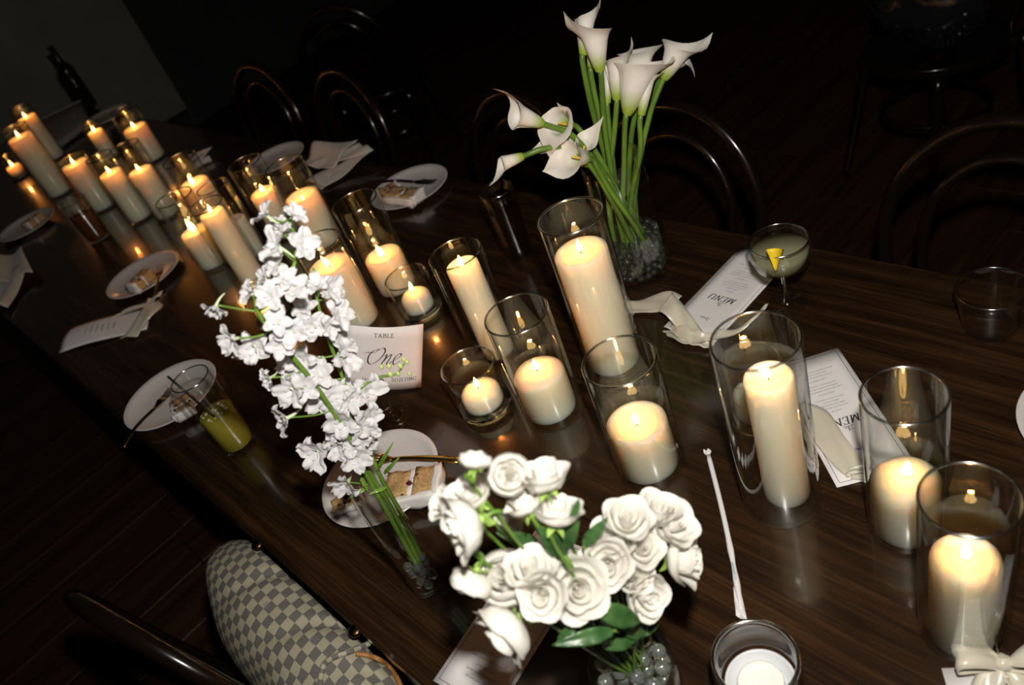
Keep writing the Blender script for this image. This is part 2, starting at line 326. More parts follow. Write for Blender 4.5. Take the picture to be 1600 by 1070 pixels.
# (vase base px, D, rim px, candle base px, candle px width, candle top px, options, vase label, candle label)
G1, G2 = 'glass cylinders holding candles along the table', 'pillar candles along the table'
SETS = [
 ((964,567), .1016, (890.6,338), (961,562), 87, (904.8,392), {}, 'wide tall glass cylinder beside the calla lily vase', 'thick tall lit candle beside the calla lily vase'),
 ((1222.5,779.5), .1016, (1179.6,531.8), (1230,768), 78, (1199.8,588), dict(rnd=.004), 'tallest glass cylinder, right of the wrapped straw', 'slim tall lit candle inside the cylinder right of the straw'),
 ((867,641), .1016, (806.5,491), (861,635), 84, (842,575), dict(dome=1, rnd=.014, pool=.004), 'medium glass cylinder directly right of the round lit votive near the middle', 'short round-shouldered lit candle between the middle votive and the tall lily-side candle'),
 ((1019,727), .1016, (967.2,564.4), (1013,722), 98, (1000,655), dict(pool=.009), 'medium glass cylinder standing behind the white roses', 'short lit candle with deep yellow melt pool behind the white roses'),
 ((1417,821), .0885, (1412.4,617.6), (1417,820), 121, (1421,742), dict(dome=1, rnd=.018, pool=.004, fh=.028, lean=.4), 'glass cylinder touching the corner of the menu with the flat ribbon', 'stout domed lit candle next to the menu with the flat ribbon'),
 ((1504.6,982), .0892, (1515,779.5), (1503,986), 105, (1518,866), dict(rnd=.010), 'nearest glass cylinder, beside the satin bow at the right corner', 'nearest lit candle, beside the satin bow at the right corner'),
 ((778,548), .095, (711,396), (780,548), 53, (719.8,414), dict(rnd=.004), 'glass cylinder with a slim tall candle left of the short round candle', 'slim tall lit candle left of the short round candle'),
 ((622,450), .0985, (554.6,315), (625,447), 61, (596.7,399), dict(pool=.009, fh=.03, lean=-.4), 'tall glass cylinder in front of the far cake plate', 'short lit candle in front of the far cake plate'),
 ((563,503), .1, (494,381), (567,505), 70, (514,420), dict(pool=.008, fh=.026, lean=-.6), 'glass cylinder right behind the table number card', 'thick lit candle right behind the table number card'),
 ((510,378), .1, (445,258), (512,382), 56, (472,312), dict(pool=.018, fh=.014), 'tall glass cylinder nearest the folded napkin by the far edge', 'thick candle with a sunken glowing top nearest the folded napkin'),
 ((447,366), .092, (382,254), (452,362), 44, (416,298), {}, 'narrow glass cylinder just left of the one by the folded napkin', 'small lit candle just left of the sunken thick candle'),
 ((398,398), .085, (333,291), (406,403), 38, (372,349), dict(lit=None), 'dim glass cylinder holding the unlit grey candle', 'unlit greyish candle in the dim cylinder'),
 ((398,443), .09, (321,321), (401,441), 41, (333,331), dict(rnd=.004), 'glass cylinder with a slim tall candle above the delphinium tips', 'slim tall lit candle just left of the delphinium tips'),
 ((340,412), .1, (273,308), (336,409), 48, (302,361), dict(fh=.04, lean=-.3), 'glass cylinder nearest the cake plate with the ribboned card', 'short lit candle with tall flame near the plate with the ribboned card'),
 ((345,352), .1, (277,250), (342,355), 48, (290,294), dict(fh=.03, pool=.012), 'glass cylinder behind the pair of candles left of the delphinium', 'lit candle behind the pair left of the delphinium'),
 ((265,335), .095, (194,229), (265,338), 40, (221,270), {}, 'glass cylinder in the middle of the far candle cluster', 'lit candle in the middle of the far candle cluster'),
 ((222,341), .085, (158,243), (222,341), 38, (176,271), {}, 'glass cylinder between the greenish candle and the middle one of the far cluster', 'lit candle right of the greenish one in the far cluster'),
 ((165,323), .1, (111,248), (166,326), 43, (120,260), dict(rnd=.004), 'glass cylinder in front of the far cluster, beside the brown drink', 'greenish lit candle behind the brown drink'),
 ((242,248), .1, (190,172), (245,247), 46, (207,203), {}, 'far glass cylinder at the back of the candle cluster near the round plate', 'lit candle at the back of the far cluster near the round plate'),
 ((176,246), .07, (138,193), (177,247), 32, (147,209), {}, 'narrow far glass cylinder next to the sparkling clutch', 'narrow lit candle next to the sparkling clutch'),
 ((97,302), .1, (26,197), (95,299), 42, (33,212), dict(power=.8), 'very tall far glass cylinder at the left edge', 'very tall far candle at the left edge'),
 ((88,247), .09, (30,168), (88,246), 36, (42,184), {}, 'farthest glass cylinder behind the very tall one at the left edge', 'farthest lit candle behind the very tall one at the left edge'),
]
for k, (vb, D, rp, cb, cw, ct, op, lv, lc) in enumerate(SETS):
    b = at(*vb); H = hgt(b, *rp); glass_cyl('glass_cylinder', lv, 'vase', b, D, H, G1)
    c = at(*cb, .007); h = up(c, *ct).z - TZ - .0066; d = min(wid(cw, up(c, *ct)), D-.0095)
    lim = D/2-.0035-d/2; dx = V3((c.x-b.x, c.y-b.y, 0))
    if dx.length > lim: c = V3((b.x, b.y, 0)) + dx.normalized()*lim
    candle(lc, c, d, h, group=G2, seed=k, **op)
# low votives: squat heavy glasses with a small candle
VOT = [
 ((762,637), .094, (731,570.7), .070, .036, dict(dome=1, rnd=.014, pool=.003), 'squat heavy glass votive near the middle of the table', 'low lit votive candle near the middle of the table', True),
 ((661,488), .090, (633.7,432.4), .062, .042, dict(dome=1, rnd=.016, pool=.003), 'squat heavy glass votive behind the table number card', 'low lit votive candle in the glass behind the table number card', True),
 ((1186,652), .085, (1166,566), .062, .045, dict(dome=1, rnd=.010, pool=.003), 'squat glass votive half hidden behind the tallest cylinder', 'unlit white votive candle half hidden behind the tallest cylinder', None),
 ((32,275), .08, (12,243), .06, .035, {}, 'squat far glass votive at the left edge', 'low lit candle in the squat far votive at the left edge', True),
 ((430,500), .085, (397,452), .06, .030, dict(power=1.4), 'dark squat glass votive hidden behind the delphinium', 'low lit candle glowing orange behind the delphinium', True),
]
for k, (vb, D, rp, d, h, op, lv, lc, lit) in enumerate(VOT):
    b = at(*vb); H = hgt(b, *rp); glass_cyl('votive_glass', lv, 'votive', b, D, H, 'squat votive glasses', heavy=.014)
    candle(lc, b, d, h, lit=lit, group='votive candles', z0=.0145, seed=k+40, kind='votive_candle', **op)
# votive at the bottom edge holding a pale dish with a candle stub
b = at(1196,1094); H = hgt(b, 1188, 1026)
t = thing('votive_glass', 'round votive glass holding a pale dish at the bottom edge', 'votive', b + V3((0,0,.0006)), 'squat votive glasses')
r = .046
part('glass_wall', lathe([(r*.80,.012), (r*.9,.02), (r,.045), (r,H-.003), (r-.001,H-.0006), (r-.003,H), (r-.005,H-.0006), (r-.006,H-.003), (r-.006,.045), (r*.80,.024), (r*.74,.0165)], b+V3((0,0,.0006)), 48), GL, t)
part('rim', rim_ring(r-.003, H, b+V3((0,0,.0006)), .0024), RIM, t)
part('thick_base', lathe([(0,0), (r*.74,0), (r*.8,.003), (r*.8,.0115), (r*.7,.013), (0,.013)], b+V3((0,0,.0006)), 40), GLE, t)
tr_ = part('tealight_dish', lathe([(0,.0165), (.026,.0165), (.033,.020), (.0375,.040), (.0378,.042), (.036,.0424), (.0345,.0415), (.030,.026), (.024,.0235), (0,.0235)], V3((0,0,0)), 40), 'pale_tray'); tr_.location = b+V3((0,0,.0006)); tag(tr_, 'pale shiny dish inside the votive glass at the bottom edge', 'dish')
candle('unlit white candle stub in the pale dish at the bottom edge', b, .050, .019, lit=None, z0=.0245, kind='tealight_candle', m='white_wax', rnd=.003, pool=.002)

# ------------------------------------------------------------------ lettering: pen strokes laid on a surface
GLY = {
 'T': (.72, [[(.36,0),(.36,1)], [(.02,.8),(.04,1),(.68,1),(.70,.8)], [(.22,0),(.5,0)]]),
 'A': (.86, [[(.08,0),(.42,1)], [(.40,1),(.76,0)], [(.2,.35),(.62,.35)], [(0,0),(.2,0)], [(.62,0),(.88,0)]]),
 'B': (.72, [[(.15,0),(.15,1)], [(0,1),(.42,1),(.56,.86),(.54,.64),(.4,.53),(.15,.53)], [(.4,.53),(.62,.42),(.64,.14),(.45,0),(0,0)]]),
 'L': (.66, [[(.15,0),(.15,1)], [(0,1),(.32,1)], [(0,0),(.6,0),(.63,.22)]]),
 'E': (.70, [[(.15,0),(.15,1)], [(0,1),(.58,1),(.6,.8)], [(.15,.52),(.45,.52)], [(0,0),(.6,0),(.64,.22)]]),
 'S': (.60, [[(.5,.8),(.48,.95),(.3,1.01),(.1,.93),(.08,.74),(.26,.58),(.46,.44),(.54,.24),(.44,.05),(.25,-.02),(.07,.06),(.04,.24)]]),
 'O': (.86, [[(.42,1.01),(.18,.9),(.06,.5),(.18,.1),(.42,-.01),(.66,.1),(.78,.5),(.66,.9),(.42,1.01)]]),
 'J': (.44, [[(.28,1),(.28,.05),(.2,-.18),(.05,-.2)], [(.14,1),(.42,1)]]),
 'N': (.88, [[(.14,0),(.14,1)], [(.12,1),(.72,.02)], [(.72,0),(.72,1)], [(0,0),(.28,0)], [(0,1),(.16,1)], [(.58,1),(.86,1)]]),
 'G': (.86, [[(.74,.76),(.66,.95),(.44,1.01),(.18,.9),(.06,.5),(.18,.1),(.44,-.01),(.7,.1)], [(.7,.4),(.7,.08)], [(.52,.4),(.82,.4)]]),
 'M': (1.0, [[(.14,0),(.16,1)], [(.16,1),(.5,.02)], [(.5,.02),(.84,1)], [(.84,0),(.84,1)], [(0,0),(.28,0)], [(.7,0),(.98,0)], [(0,1),(.18,1)], [(.82,1),(.98,1)]]),
 'U': (.86, [[(.14,1),(.14,.3),(.24,.05),(.44,-.02),(.64,.06),(.72,.3),(.72,1)], [(0,1),(.28,1)], [(.6,1),(.84,1)]]),
 'H': (.88, [[(.15,0),(.15,1)], [(.73,0),(.73,1)], [(.15,.52),(.73,.52)], [(0,0),(.3,0)], [(0,1),(.3,1)], [(.58,0),(.88,0)], [(.58,1),(.88,1)]]),
 'I': (.38, [[(.18,0),(.18,1)], [(.04,0),(.32,0)], [(.04,1),(.32,1)]]),
 ' ': (.4, []), '&': (.8, [[(.7,.1),(.2,.75),(.3,.98),(.45,.85),(.1,.3),(.3,0),(.6,.3)]]),
}
def word(s, x, y, h, shear=0, gap=.12, anchor=.5):
    wd = sum(GLY[c][0]+gap for c in s)-gap; ox = -wd*anchor; o = []
    for c in s:
        for st in GLY[c][1]:
            pts = st if len(st) < 5 else [tuple(p)[:2] for p in smoothp([V3((a, b, 0)) for a, b in st], 4)]
            o.append([(x+(ox+p[0]+shear*p[1])*h, y+p[1]*h) for p in pts])
        ox += GLY[c][0]+gap
    return o
def scribble(x, y, wd, h, n, rnd):            # a line of print too small to read
    o, cx = [], x-wd/2
    while cx < x+wd/2:
        lw = min(rnd.uniform(2.2,5)*h, x+wd/2-cx); px = cx
        while px < cx+lw:
            k = rnd.random(); o.append([(px, y), (px+h*.12, y+h*(.65+.5*(k > .75)))])
            if k < .6: o.append([(px+h*.05, y+h*.6), (px+h*.4, y+h*.62)])
            px += h*.5
        cx += lw + h*.6
    return o
def script(pts, x, y, h, k=6, sh=0): return [[(x+(p.x+sh*p.y)*h, y+p.y*h) for p in smoothp([V3((a, b, 0)) for a, b in st], k)] for st in pts]
def pen(strokes, wmax, wmin, mapf, nib=0.0):  # strokes in card units -> flat ribbons of ink
    v, f = [], []
    for st in strokes:
        n = len(st)
        for i, p in enumerate(st):
            a, b = st[max(0, i-1)], st[min(n-1, i+1)]; dx, dy = b[0]-a[0], b[1]-a[1]; l = math.hypot(dx, dy) or 1
            w_ = (wmin + (wmax-wmin)*abs(math.sin(math.atan2(dy, dx)-nib)))/2; nx, ny = -dy/l*w_, dx/l*w_
            v += [mapf(p[0]+nx, p[1]+ny), mapf(p[0]-nx, p[1]-ny)]
            if i: q = len(v); f.append((q-4, q-3, q-1, q-2))
    return v, f
SCR_THE = [[(-.2,.75),(.1,.95),(.6,.9),(.9,1.0)], [(.5,.92),(.3,.4),(.1,.02),(-.2,.0)], [(.5,0),(.75,.6),(.9,1),(.75,.9),(.6,.3),(.55,0),(.75,.4),(.9,.42),(.86,.1),(1.0,.05),(1.2,.25),(1.3,.42),(1.15,.4),(1.12,.1),(1.3,0),(1.6,.2)], [(-.5,-.15),(.4,-.05),(1.5,-.18)]]
def menu_card(label, c, ux, uy, W_, H_, seed, name_side=True, body=None):  # ux: card right, uy: card top (world, flat)
    rnd = random.Random(seed); z0 = c.z
    t = thing('menu_card', label, 'menu', c, 'printed menu cards')
    def P_(x, y, dz=0): return c + ux*x + uy*y + V3((0,0,dz + .0012 + .0016*((x/W_*2)**2)))
    part('card', grid(lambda u, v: P_((u-.5)*W_, (v-.5)*H_), 7, 9, .0004), paper, t)
    m_ = lambda x, y: P_(x, y, .0003)
    bx, by = W_/2-.006, H_/2-.006
    part('border_line', pen([[(-bx,-by),(-bx+.02,-by),(bx-.02,-by),(bx,-by)], [(bx,-by),(bx,0),(bx,by)], [(bx,by),(bx-.03,by),(-bx,by)], [(-bx,by),(-bx,0),(-bx,-by)]], .0007, .0007, m_), 'ink', t, False)
    st = word('MENU', 0, .012, .0135, .22, .1); part('heading', pen(st, .0020, .0009, m_), 'ink', t, False)
    part('script_word', pen(script(SCR_THE, -.008, .012+.0175, .008), .0007, .0003, m_, .6), 'ink', t, False)
    ls, y = [], .012-.017
    for (hd, ln) in (('a', 4), ('b', 3), ('c', 3)):
        ls += [[(p[0], p[1]) for p in s] for s in scribble(0, y, .014 if hd == 'a' else .024, .0030, 1, rnd)]*2; y -= .0076
        for i in range(ln): ls += scribble(0, y, rnd.uniform(.022,.06), .0025, 1, rnd); y -= .0060
        y -= .005
    part('small_print', pen(ls, .0005, .0003, m_), 'grey_ink', t, False)
    if name_side:
        sq = [[(-.9,0),(-.6,.8),(-.4,.3),(-.5,-.1),(-.1,.5),(.1,.1),(.3,.45),(.4,0),(.7,.5),(.8,.1),(1.1,.2)]]
        part('guest_name', pen(script(sq, 0, .012+.058, .010), .001, .0004, m_, .6), 'ink', t, False)
    return t
def ribbon(name, pts, wdirs, width, m, parent, k=8, curl=.0):
    P_ = smoothp(pts, k); n = len(P_); D_ = smoothp(wdirs, k)
    if callable(width): wf = width
    else: wf = lambda t: width
    def fn(u, v):
        i = min(n-1, round(u*(n-1))); d = D_[min(i, len(D_)-1)].normalized(); a = P_[max(0,i-1)]; b = P_[min(n-1,i+1)]; nr = (b-a).cross(d).normalized()
        s = v-.5; return P_[i] + d*s*wf(u) + nr*curl*(s*s*4-1)*wf(u) + nr*.0018*math.sin(v*9+u*7)
    return part(name, grid(fn, n, 7, .0005), m, parent)

# menus ---------------------------------------------------------------
A_, B_, C_, D_ = at(1306.6,541.7), at(1435,731), at(1307,763.6), at(1207,577)
cen = (A_+B_+C_+D_)/4; uy = ((B_+C_)-(A_+D_)).normalized(); ux = V3((uy.y, -uy.x, 0))
mA = menu_card('white menu card with flat ribbon between the tallest cylinder and the domed candle', cen, ux, uy, .104, .250, 3)
def on(c, ux_, uy_, x, y, z): return c + ux_*x + uy_*y + V3((0,0,z))
rb = thing('satin_ribbon', 'flat ivory satin sash knotted over the menu by the domed candle', 'ribbon', cen+V3((0,0,.002)))
q = lambda px, py, z: at(px, py, z)
ribbon('sash', [q(1236,640,.006), q(1272,650,.008), q(1300,690,.010), q(1325,722,.008), q(1342,738,.006)], [V3((.35,1,0)), V3((.5,1,0)), V3((.6,1,0)), V3((.6,.9,.1)), V3((.6,.9,.1))], lambda t: .046-.016*t, satin, rb, curl=.04)
ribbon('loop', [q(1322,742,.006), q(1330,735,.012), q(1350,733,.014), q(1362,738,.010), q(1352,748,.005), q(1330,746,.005)], [V3((0,.2,1))]*6, .012, satin, rb)
c1a, c1b = at(1157.9,387.7), at(1037.6,512.3)
uy1 = (c1b-c1a).normalized(); ux1 = V3((uy1.y, -uy1.x, 0)); cen1 = (c1a+c1b)/2 - ux1*.052*(1 if (at(1215,439)-c1a).dot(ux1) < 0 else -1)
mB = menu_card('white menu card under the coupe glass with a ribbon at its end', cen1, ux1, uy1, .104, .244, 5)
rb = thing('satin_ribbon', 'crumpled ivory satin ribbon tied across the menu under the coupe', 'ribbon', at(1085,522,.002))
wd_ = lambda a_, b_: (at(*b_)-at(*a_)).normalized()
ribbon('tail', [q(978,480,.004), q(1000,478,.006), q(1022,474,.014), q(1042,470,.026), q(1056,474,.030)], [wd_((990,495),(992,462))]*2+[wd_((1020,492),(1024,458))+V3((0,0,.2)), wd_((1030,488),(1046,456))+V3((0,0,.3)), wd_((1040,490),(1066,462))+V3((0,0,.1))], .040, satin, rb, curl=.02)
ribbon('tail', [q(1040,472,.031), q(1052,482,.030), q(1064,496,.020), q(1076,512,.010), q(1088,524,.006)], [wd_((1032,492),(1062,462))+V3((0,0,.2)), wd_((1035,500),(1072,472)), wd_((1045,512),(1084,486)), wd_((1058,522),(1094,504)), wd_((1070,530),(1100,516))], lambda t: .044-.016*t, satin, rb, curl=-.06)
ribbon('knot', [q(1046,508,.006), q(1060,522,.012), q(1085,526,.016), q(1108,526,.014), q(1130,520,.012)], [V3((.2,1,.6)), V3((.2,1,.2)), V3((0,1,.4)), V3((0,1,-.3)), V3((.3,1,.3))], lambda t: .026+.004*math.sin(t*19), satin, rb, curl=.25)
ribbon('knot', [q(1042,512,.004), q(1064,516,.016), q(1090,532,.010), q(1115,536,.008)], [V3((.4,1,.1)), V3((.2,1,.7)), V3((.1,1,0)), V3((0,1,.3))], lambda t: .020+.004*math.sin(t*23), satin, rb, curl=.2)
ribbon('tail', [q(1115,524,.012), q(1140,520,.014), q(1165,508,.022), q(1186,492,.030), q(1198,476,.034)], [V3((.1,1,.1)), V3((.2,1,0)), V3((.3,1,.4)), V3((.4,.9,.6)), V3((.5,.8,.5))], lambda t: .030*(1-.75*t**3), satin, rb, curl=.1)
# menu under the roses (its far part is hidden by the flowers)
e0, e1 = at(677,1064), at(755,949); uyC = (e1-e0).normalized(); uxC = V3((uyC.y, -uyC.x, 0)); cC = e0 + uxC*.052 + uyC*.125 - uyC*.0
mC = thing('menu_card', 'white menu card lying under the white rose at the bottom edge', 'menu', cC, 'printed menu cards')
fC = lambda x, y, dz=0: cC + uxC*x + uyC*y + V3((0,0,.0012+dz))
part('card', grid(lambda u, v: fC((u-.5)*.104, (v-.5)*.25), 5, 9, .0004), paper, mC)
part('border_line', pen([[(-.046,-.119),(-.046,0),(-.046,.119)], [(-.046,-.119),(0,-.119),(.046,-.119)], [(.046,-.119),(.046,0),(.046,.119)], [(-.046,.119),(0,.119),(.046,.119)]], .0007, .0007, lambda x, y: fC(x, y, .0003)), 'ink', mC, False)
rr_ = random.Random(9); ls = []
for i, (y, w_) in enumerate(((-.062,.016), (-.072,.058), (-.082,.03), (-.091,.05), (-.100,.04))): ls += scribble(.004, y, w_, .0028, 1, rr_)
part('small_print', pen(ls, .0006, .0003, lambda x, y: fC(x, y, .0003)), 'grey_ink', mC, False)
# menu at the lower right corner with the bow
e0 = at(1471,1045); e1 = at(1600,1040); uD = (e1-e0).normalized(); vD = V3((uD.y, -uD.x, 0))
mD = thing('menu_card', 'white menu card corner under the satin bow at the right corner', 'menu', e0+uD*.06, 'printed menu cards')
fD = lambda x, y, dz=0: e0 + uD*x + vD*y + V3((0,0,.0012+dz))
part('card', grid(lambda u, v: fD(u*.25, v*.104), 9, 5, .0004), paper, mD)
part('border_line', pen([[(.006,.006),(.1,.006),(.244,.006)], [(.006,.006),(.006,.05),(.006,.098)], [(.006,.098),(.1,.098),(.244,.098)]], .0007, .0007, lambda x, y: fD(x, y, .0003)), 'ink', mD, False)
bw = thing('ribbon_bow', 'ivory satin bow on the menu at the right corner', 'bow', at(1566,1043,.003))
def loop(p, u_, w_, L_, H_, wd, nm='loop'):
    pts = [p, p+u_*L_*.45+V3((0,0,H_*.75)), p+u_*L_*.92+V3((0,0,H_*.9)), p+u_*L_+V3((0,0,H_*.35)), p+u_*L_*.7+V3((0,0,.002)), p+u_*.004+V3((0,0,-.004))]
    ribbon(nm, pts, [w_*.35+V3((0,0,.5)), w_, w_, w_, w_, w_*.4], lambda t: wd*(.35+.65*math.sin(PI*min(1,max(0,t))**.9)), satin, bw, curl=.06)
pc = at(1567,1038,.016); el_ = (at(1512,1036,.016)-pc).normalized(); wl_ = V3((el_.y, -el_.x, 0))
loop(pc, el_, wl_, .042, .022, .034); loop(pc, -el_, -wl_, .045, .026, .034)
part('knot', blob(pc+V3((0,0,.004)), .009, (1,1,.9), .15, 6, 8, 3), satin, bw)
ribbon('tail', [pc, lerp(pc, at(1545,1062,.010), .6), at(1535,1085,.004), at(1530,1110,.003)], [wl_*.5, wl_+el_, el_, el_], .026, satin, bw, curl=.08)
ribbon('tail', [pc, at(1590,1060,.012), at(1612,1085,.004), at(1625,1110,.003)], [wl_*.5, wl_-el_, -el_, -el_], .026, satin, bw, curl=.08)
br = part('brooch', lathe([(0,0), (.004,0), (.0052,.0015), (.0052,.003), (.004,.0045), (0,.005)], V3((0,0,0)), 16), 'white_wax'); br.location = at(1573,1058,.0022); tag(br, 'tiny round white button on the menu below the satin bow', 'button')

# table number sign ------------------------------------------------------
sb = at(618,652)
sg = thing('table_number_sign', 'white table number card in a coiled wire stand', 'sign', sb)
ct_ = [up(sb, 541,507), up(sb, 661.5,506), up(sb, 658,605), up(sb, 538,602)]   # tl tr br bl
nrm = ((ct_[1]-ct_[0]).cross(ct_[3]-ct_[0])).normalized()
if nrm.dot(CAM-sb) < 0: nrm = -nrm
def fS(x, y, dz=0):     # x,y in 0..1 from lower left
    a = lerp(ct_[3], ct_[2], x); b_ = lerp(ct_[0], ct_[1], x)
    return lerp(a, b_, y) + nrm*(.010*math.sin(PI*x)+dz)
part('card', grid(lambda u, v: fS(u, v), 11, 7, .0004), paper, sg)
AS = (ct_[1]-ct_[0]).length/(ct_[0]-ct_[3]).length
mS = lambda x, y: fS(.5+x/AS, y, .0006)
part('table_word', pen(word('TABLE', -.02, .845, .062, 0, .16), .010, .0035, mS), 'ink', sg, False)
ONE = [[(-.05,.95),(-.35,.85),(-.5,.5),(-.42,.1),(-.2,.0),(.08,.3),(.22,.75),(.12,1.0),(-.08,.95),(-.3,.72),(-.62,.70),(-.80,.62)],
       [(.28,.52),(.38,.62),(.34,.3),(.26,.0)], [(.28,.08),(.46,.5),(.6,.62),(.6,.4),(.54,.08),(.62,.0),(.76,.2)], [(.76,.2),(1.0,.36),(1.14,.54),(1.02,.64),(.86,.45),(.84,.15),(.95,.0),(1.22,.22)]]
part('number_word', pen(script(ONE, -.12, .42, .26, 8, .3), .021, .004, mS, .45), 'ink', sg, False)
part('name_word', pen(word('SOJEONG', .27, .14, .056, 0, .16), .0085, .003, mS), 'ink', sg, False); part('name_word', pen(word('HAN', -.21, .13, .05, 0, .16), .008, .003, mS), 'ink', sg, False)
cl = [sb + V3((.0065*k/6*math.cos(k*.5), .0065*k/6*math.sin(k*.5), .0015+.0003*(k % 2))) for k in range(4, 34)]
part('coil_base', tube(cl, .0008, 6), 'wire', sg)
top = up(sb, 598,607, -.004)
part('wire_stem', tube(smoothp([cl[0], sb+V3((0,0,.006)), lerp(sb, top, .5)+V3((0,0,.004)), top, up(sb, 590,596,-.014), up(sb, 597,592,-.016), up(sb, 602,600,-.014), up(sb, 600,608,-.01)], 6), .0008, 6), 'wire', sg)

# ------------------------------------------------------------------ plates, cake, forks
def plate(label, c, D, group='white dessert plates'):
    r = D/2; o = part('dessert_plate', lathe([(0,.002), (r*.58,.002), (r*.62,0), (r*.66,.001), (r*.7,.004), (r*.9,.0105), (r,.0165), (r+.0006,.0178), (r-.001,.0186), (r*.9,.0135), (r*.7,.0072), (r*.55,.0055), (0,.005)], V3((0,0,0)), 64), china)
    o.location = V3((c.x, c.y, TZ+.0006)); return tag(o, label, 'plate', group)
def crumble(g, amp, fr, seed):
    return [p + V3((noise.noise(p*fr+V3((seed,0,0))), noise.noise(p*fr+V3((0,seed,5))), noise.noise(p*fr+V3((9,0,seed)))))*amp for p in g[0]], g[1]
def slab(p0, ux_, uy_, a, b, h, z, taper=0):
    def fn(x, y, k): s = 1-taper*(x+.5); return p0 + ux_*x*a + uy_*y*b*s + V3((0,0,z+k*h))
    v, f, n = [], [], 6
    for k in range(4):
        for i in range(n):
            for j in range(n): v.append(fn(i/(n-1)-.5, j/(n-1)-.5, k/3))
    I = lambda k, i, j: k*n*n+i*n+j
    for i in range(n-1):
        for j in range(n-1): f.append((I(0,i,j), I(0,i,j+1), I(0,i+1,j+1), I(0,i+1,j))); f.append((I(3,i,j), I(3,i+1,j), I(3,i+1,j+1), I(3,i,j+1)))
    for k in range(3):
        for j in range(n-1):
            f.append((I(k,0,j), I(k+1,0,j), I(k+1,0,j+1), I(k,0,j+1))); f.append((I(k,n-1,j), I(k,n-1,j+1), I(k+1,n-1,j+1), I(k+1,n-1,j)))
            f.append((I(k,j,0), I(k,j+1,0), I(k+1,j+1,0), I(k+1,j,0))); f.append((I(k,j,n-1), I(k+1,j,n-1), I(k+1,j+1,n-1), I(k,j+1,n-1)))
    return v, f
def cake(label, p, ang, L_=.085, W_=.05, H_=.034, group='slices of layer cake', seed=1, taper=.3):
    t = thing('cake_slice', label, 'cake', p, group); x = V3((math.cos(ang), math.sin(ang), 0)); y = V3((-x.y, x.x, 0))
    part('sponge', crumble(slab(p-x*L_*.26, x, y, L_*.45, W_*.9, H_*.92, 0, taper*.3), .004, 70, seed), sponge, t)
    part('cream_layer', crumble(slab(p, x, y, L_*.07, W_*.9, H_*.94, 0), .003, 80, seed+1), 'frosting', t)
    part('sponge', crumble(slab(p+x*L_*.24, x, y, L_*.38, W_*.88, H_*.9, 0), .004, 70, seed+2), sponge, t)
    part('frosting', join(crumble(slab(p+x*L_*.47, x, y, L_*.12, W_*.95, H_, 0), .004, 60, seed+3), crumble(slab(p-y*W_*.48, x, y, L_*.98, W_*.2, H_*.8, 0), .005, 60, seed+4)), 'frosting', t)
    rnd = random.Random(seed)
    for k in range(6): part('berry_bit', blob(p+x*rnd.uniform(-.012,.012)+y*rnd.uniform(-.4,.4)*W_+V3((0,0,H_*rnd.uniform(.75,.98))), rnd.uniform(.0025,.005), (1,1,.7), .3, 7, 6, k), 'berry', t)
    return t
def fork(label, a, b, m='gold', w_=.02, nt=4):          # a: handle end, b: tine tips
    t = thing('fork', label, 'fork', a, 'cake forks'); d = b-a; Lf = d.length; d.normalize(); s = d.cross(V3((0,0,1))).normalized(); n = s.cross(d)
    hw = lambda u: .0068-.0034*min(1,u*1.5)
    part('handle', grid(lambda u, v: a + d*u*Lf*.66 + s*(v-.5)*2*hw(u) + n*(.0012-.0022*(2*v-1)**2 + .006*math.sin(u*PI)), 14, 5, .0018), m, t)
    part('head', grid(lambda u, v: a + d*Lf*(.65+.13*u) + s*(v-.5)*2*lerp(.0035, w_/2, min(1,u*1.3)) + n*(-.002*math.sin(u*PI)+.0012), 8, 5, .0014), m, t)
    for k in range(nt):
        o = (k-(nt-1)/2)*w_*.88/(nt-1)
        part('tine', tube([a+d*Lf*.775+s*o+n*.001, a+d*Lf*.88+s*o+n*-.001, a+d*Lf+s*o*.95+n*.0015], lambda u: .0014-.0007*u, 5), m, t)
    return t
p1 = plate('white dessert plate under the delphinium vase with gold fork', at(600,754), .205)
cake('big slice of cake with berry cream on the plate by the delphinium', at(652,768,.012), math.radians(40), .092, .058, .030, seed=2)
cr_ = cake('half eaten cake crumbs left of the delphinium stems', at(545,788,.012), math.radians(60), .05, .03, .014, seed=5)
fork('gold fork across the plate by the roses', at(719,720,.024), at(560,716,.018))
p2 = plate('white dessert plate behind the lime drink', at(273,624), .212)
cake('crumbled cake piece seen through the lime drink glass', at(292,640,.012), math.radians(-20), .06, .045, .020, seed=7)
fork('dark gold fork hanging over the plate by the lime drink', at(190,701,.010), at(268,606,.020), 'dark_gold')
p3 = plate('white dessert plate on the ribboned card at left', at(228.5,436), .215)
cake('cake piece with one berry on the left plate above the ribboned card', at(226,446,.012), math.radians(-70), .07, .042, .032, seed=11)
fork('fork beside the single-berry cake piece at left', at(246,470,.028), at(250,414,.016), 'dark_gold')
p4 = plate('white dessert plate with scattered cake at the far edge', at(643,300), .215)
cake('messy cake piece with white frosting on the far plate', at(634,312,.012), math.radians(8), .11, .05, .026, seed=13)
cake('small brown cake lump on the far plate beneath the fork', at(612,303,.012), math.radians(70), .05, .045, .022, seed=17)
fork('dark fork smeared with berry on the far plate', at(588,286,.016), at(682,283,.018), 'dark_gold')
p5 = plate('dim dessert plate at the left edge with cake', at(46,357), .21)
cake('dim cake piece on the left edge plate', at(58,350,.012), math.radians(-70), .07, .04, .03, seed=19)
p6 = plate('white plate cut off by the right edge of the picture', at(1742,672), .21)
p7 = plate('dim far plate behind the candles near the clutch', at(168,186), .22)
p8 = plate('dim plate behind the cylinder by the folded napkin', at(434,254), .20)

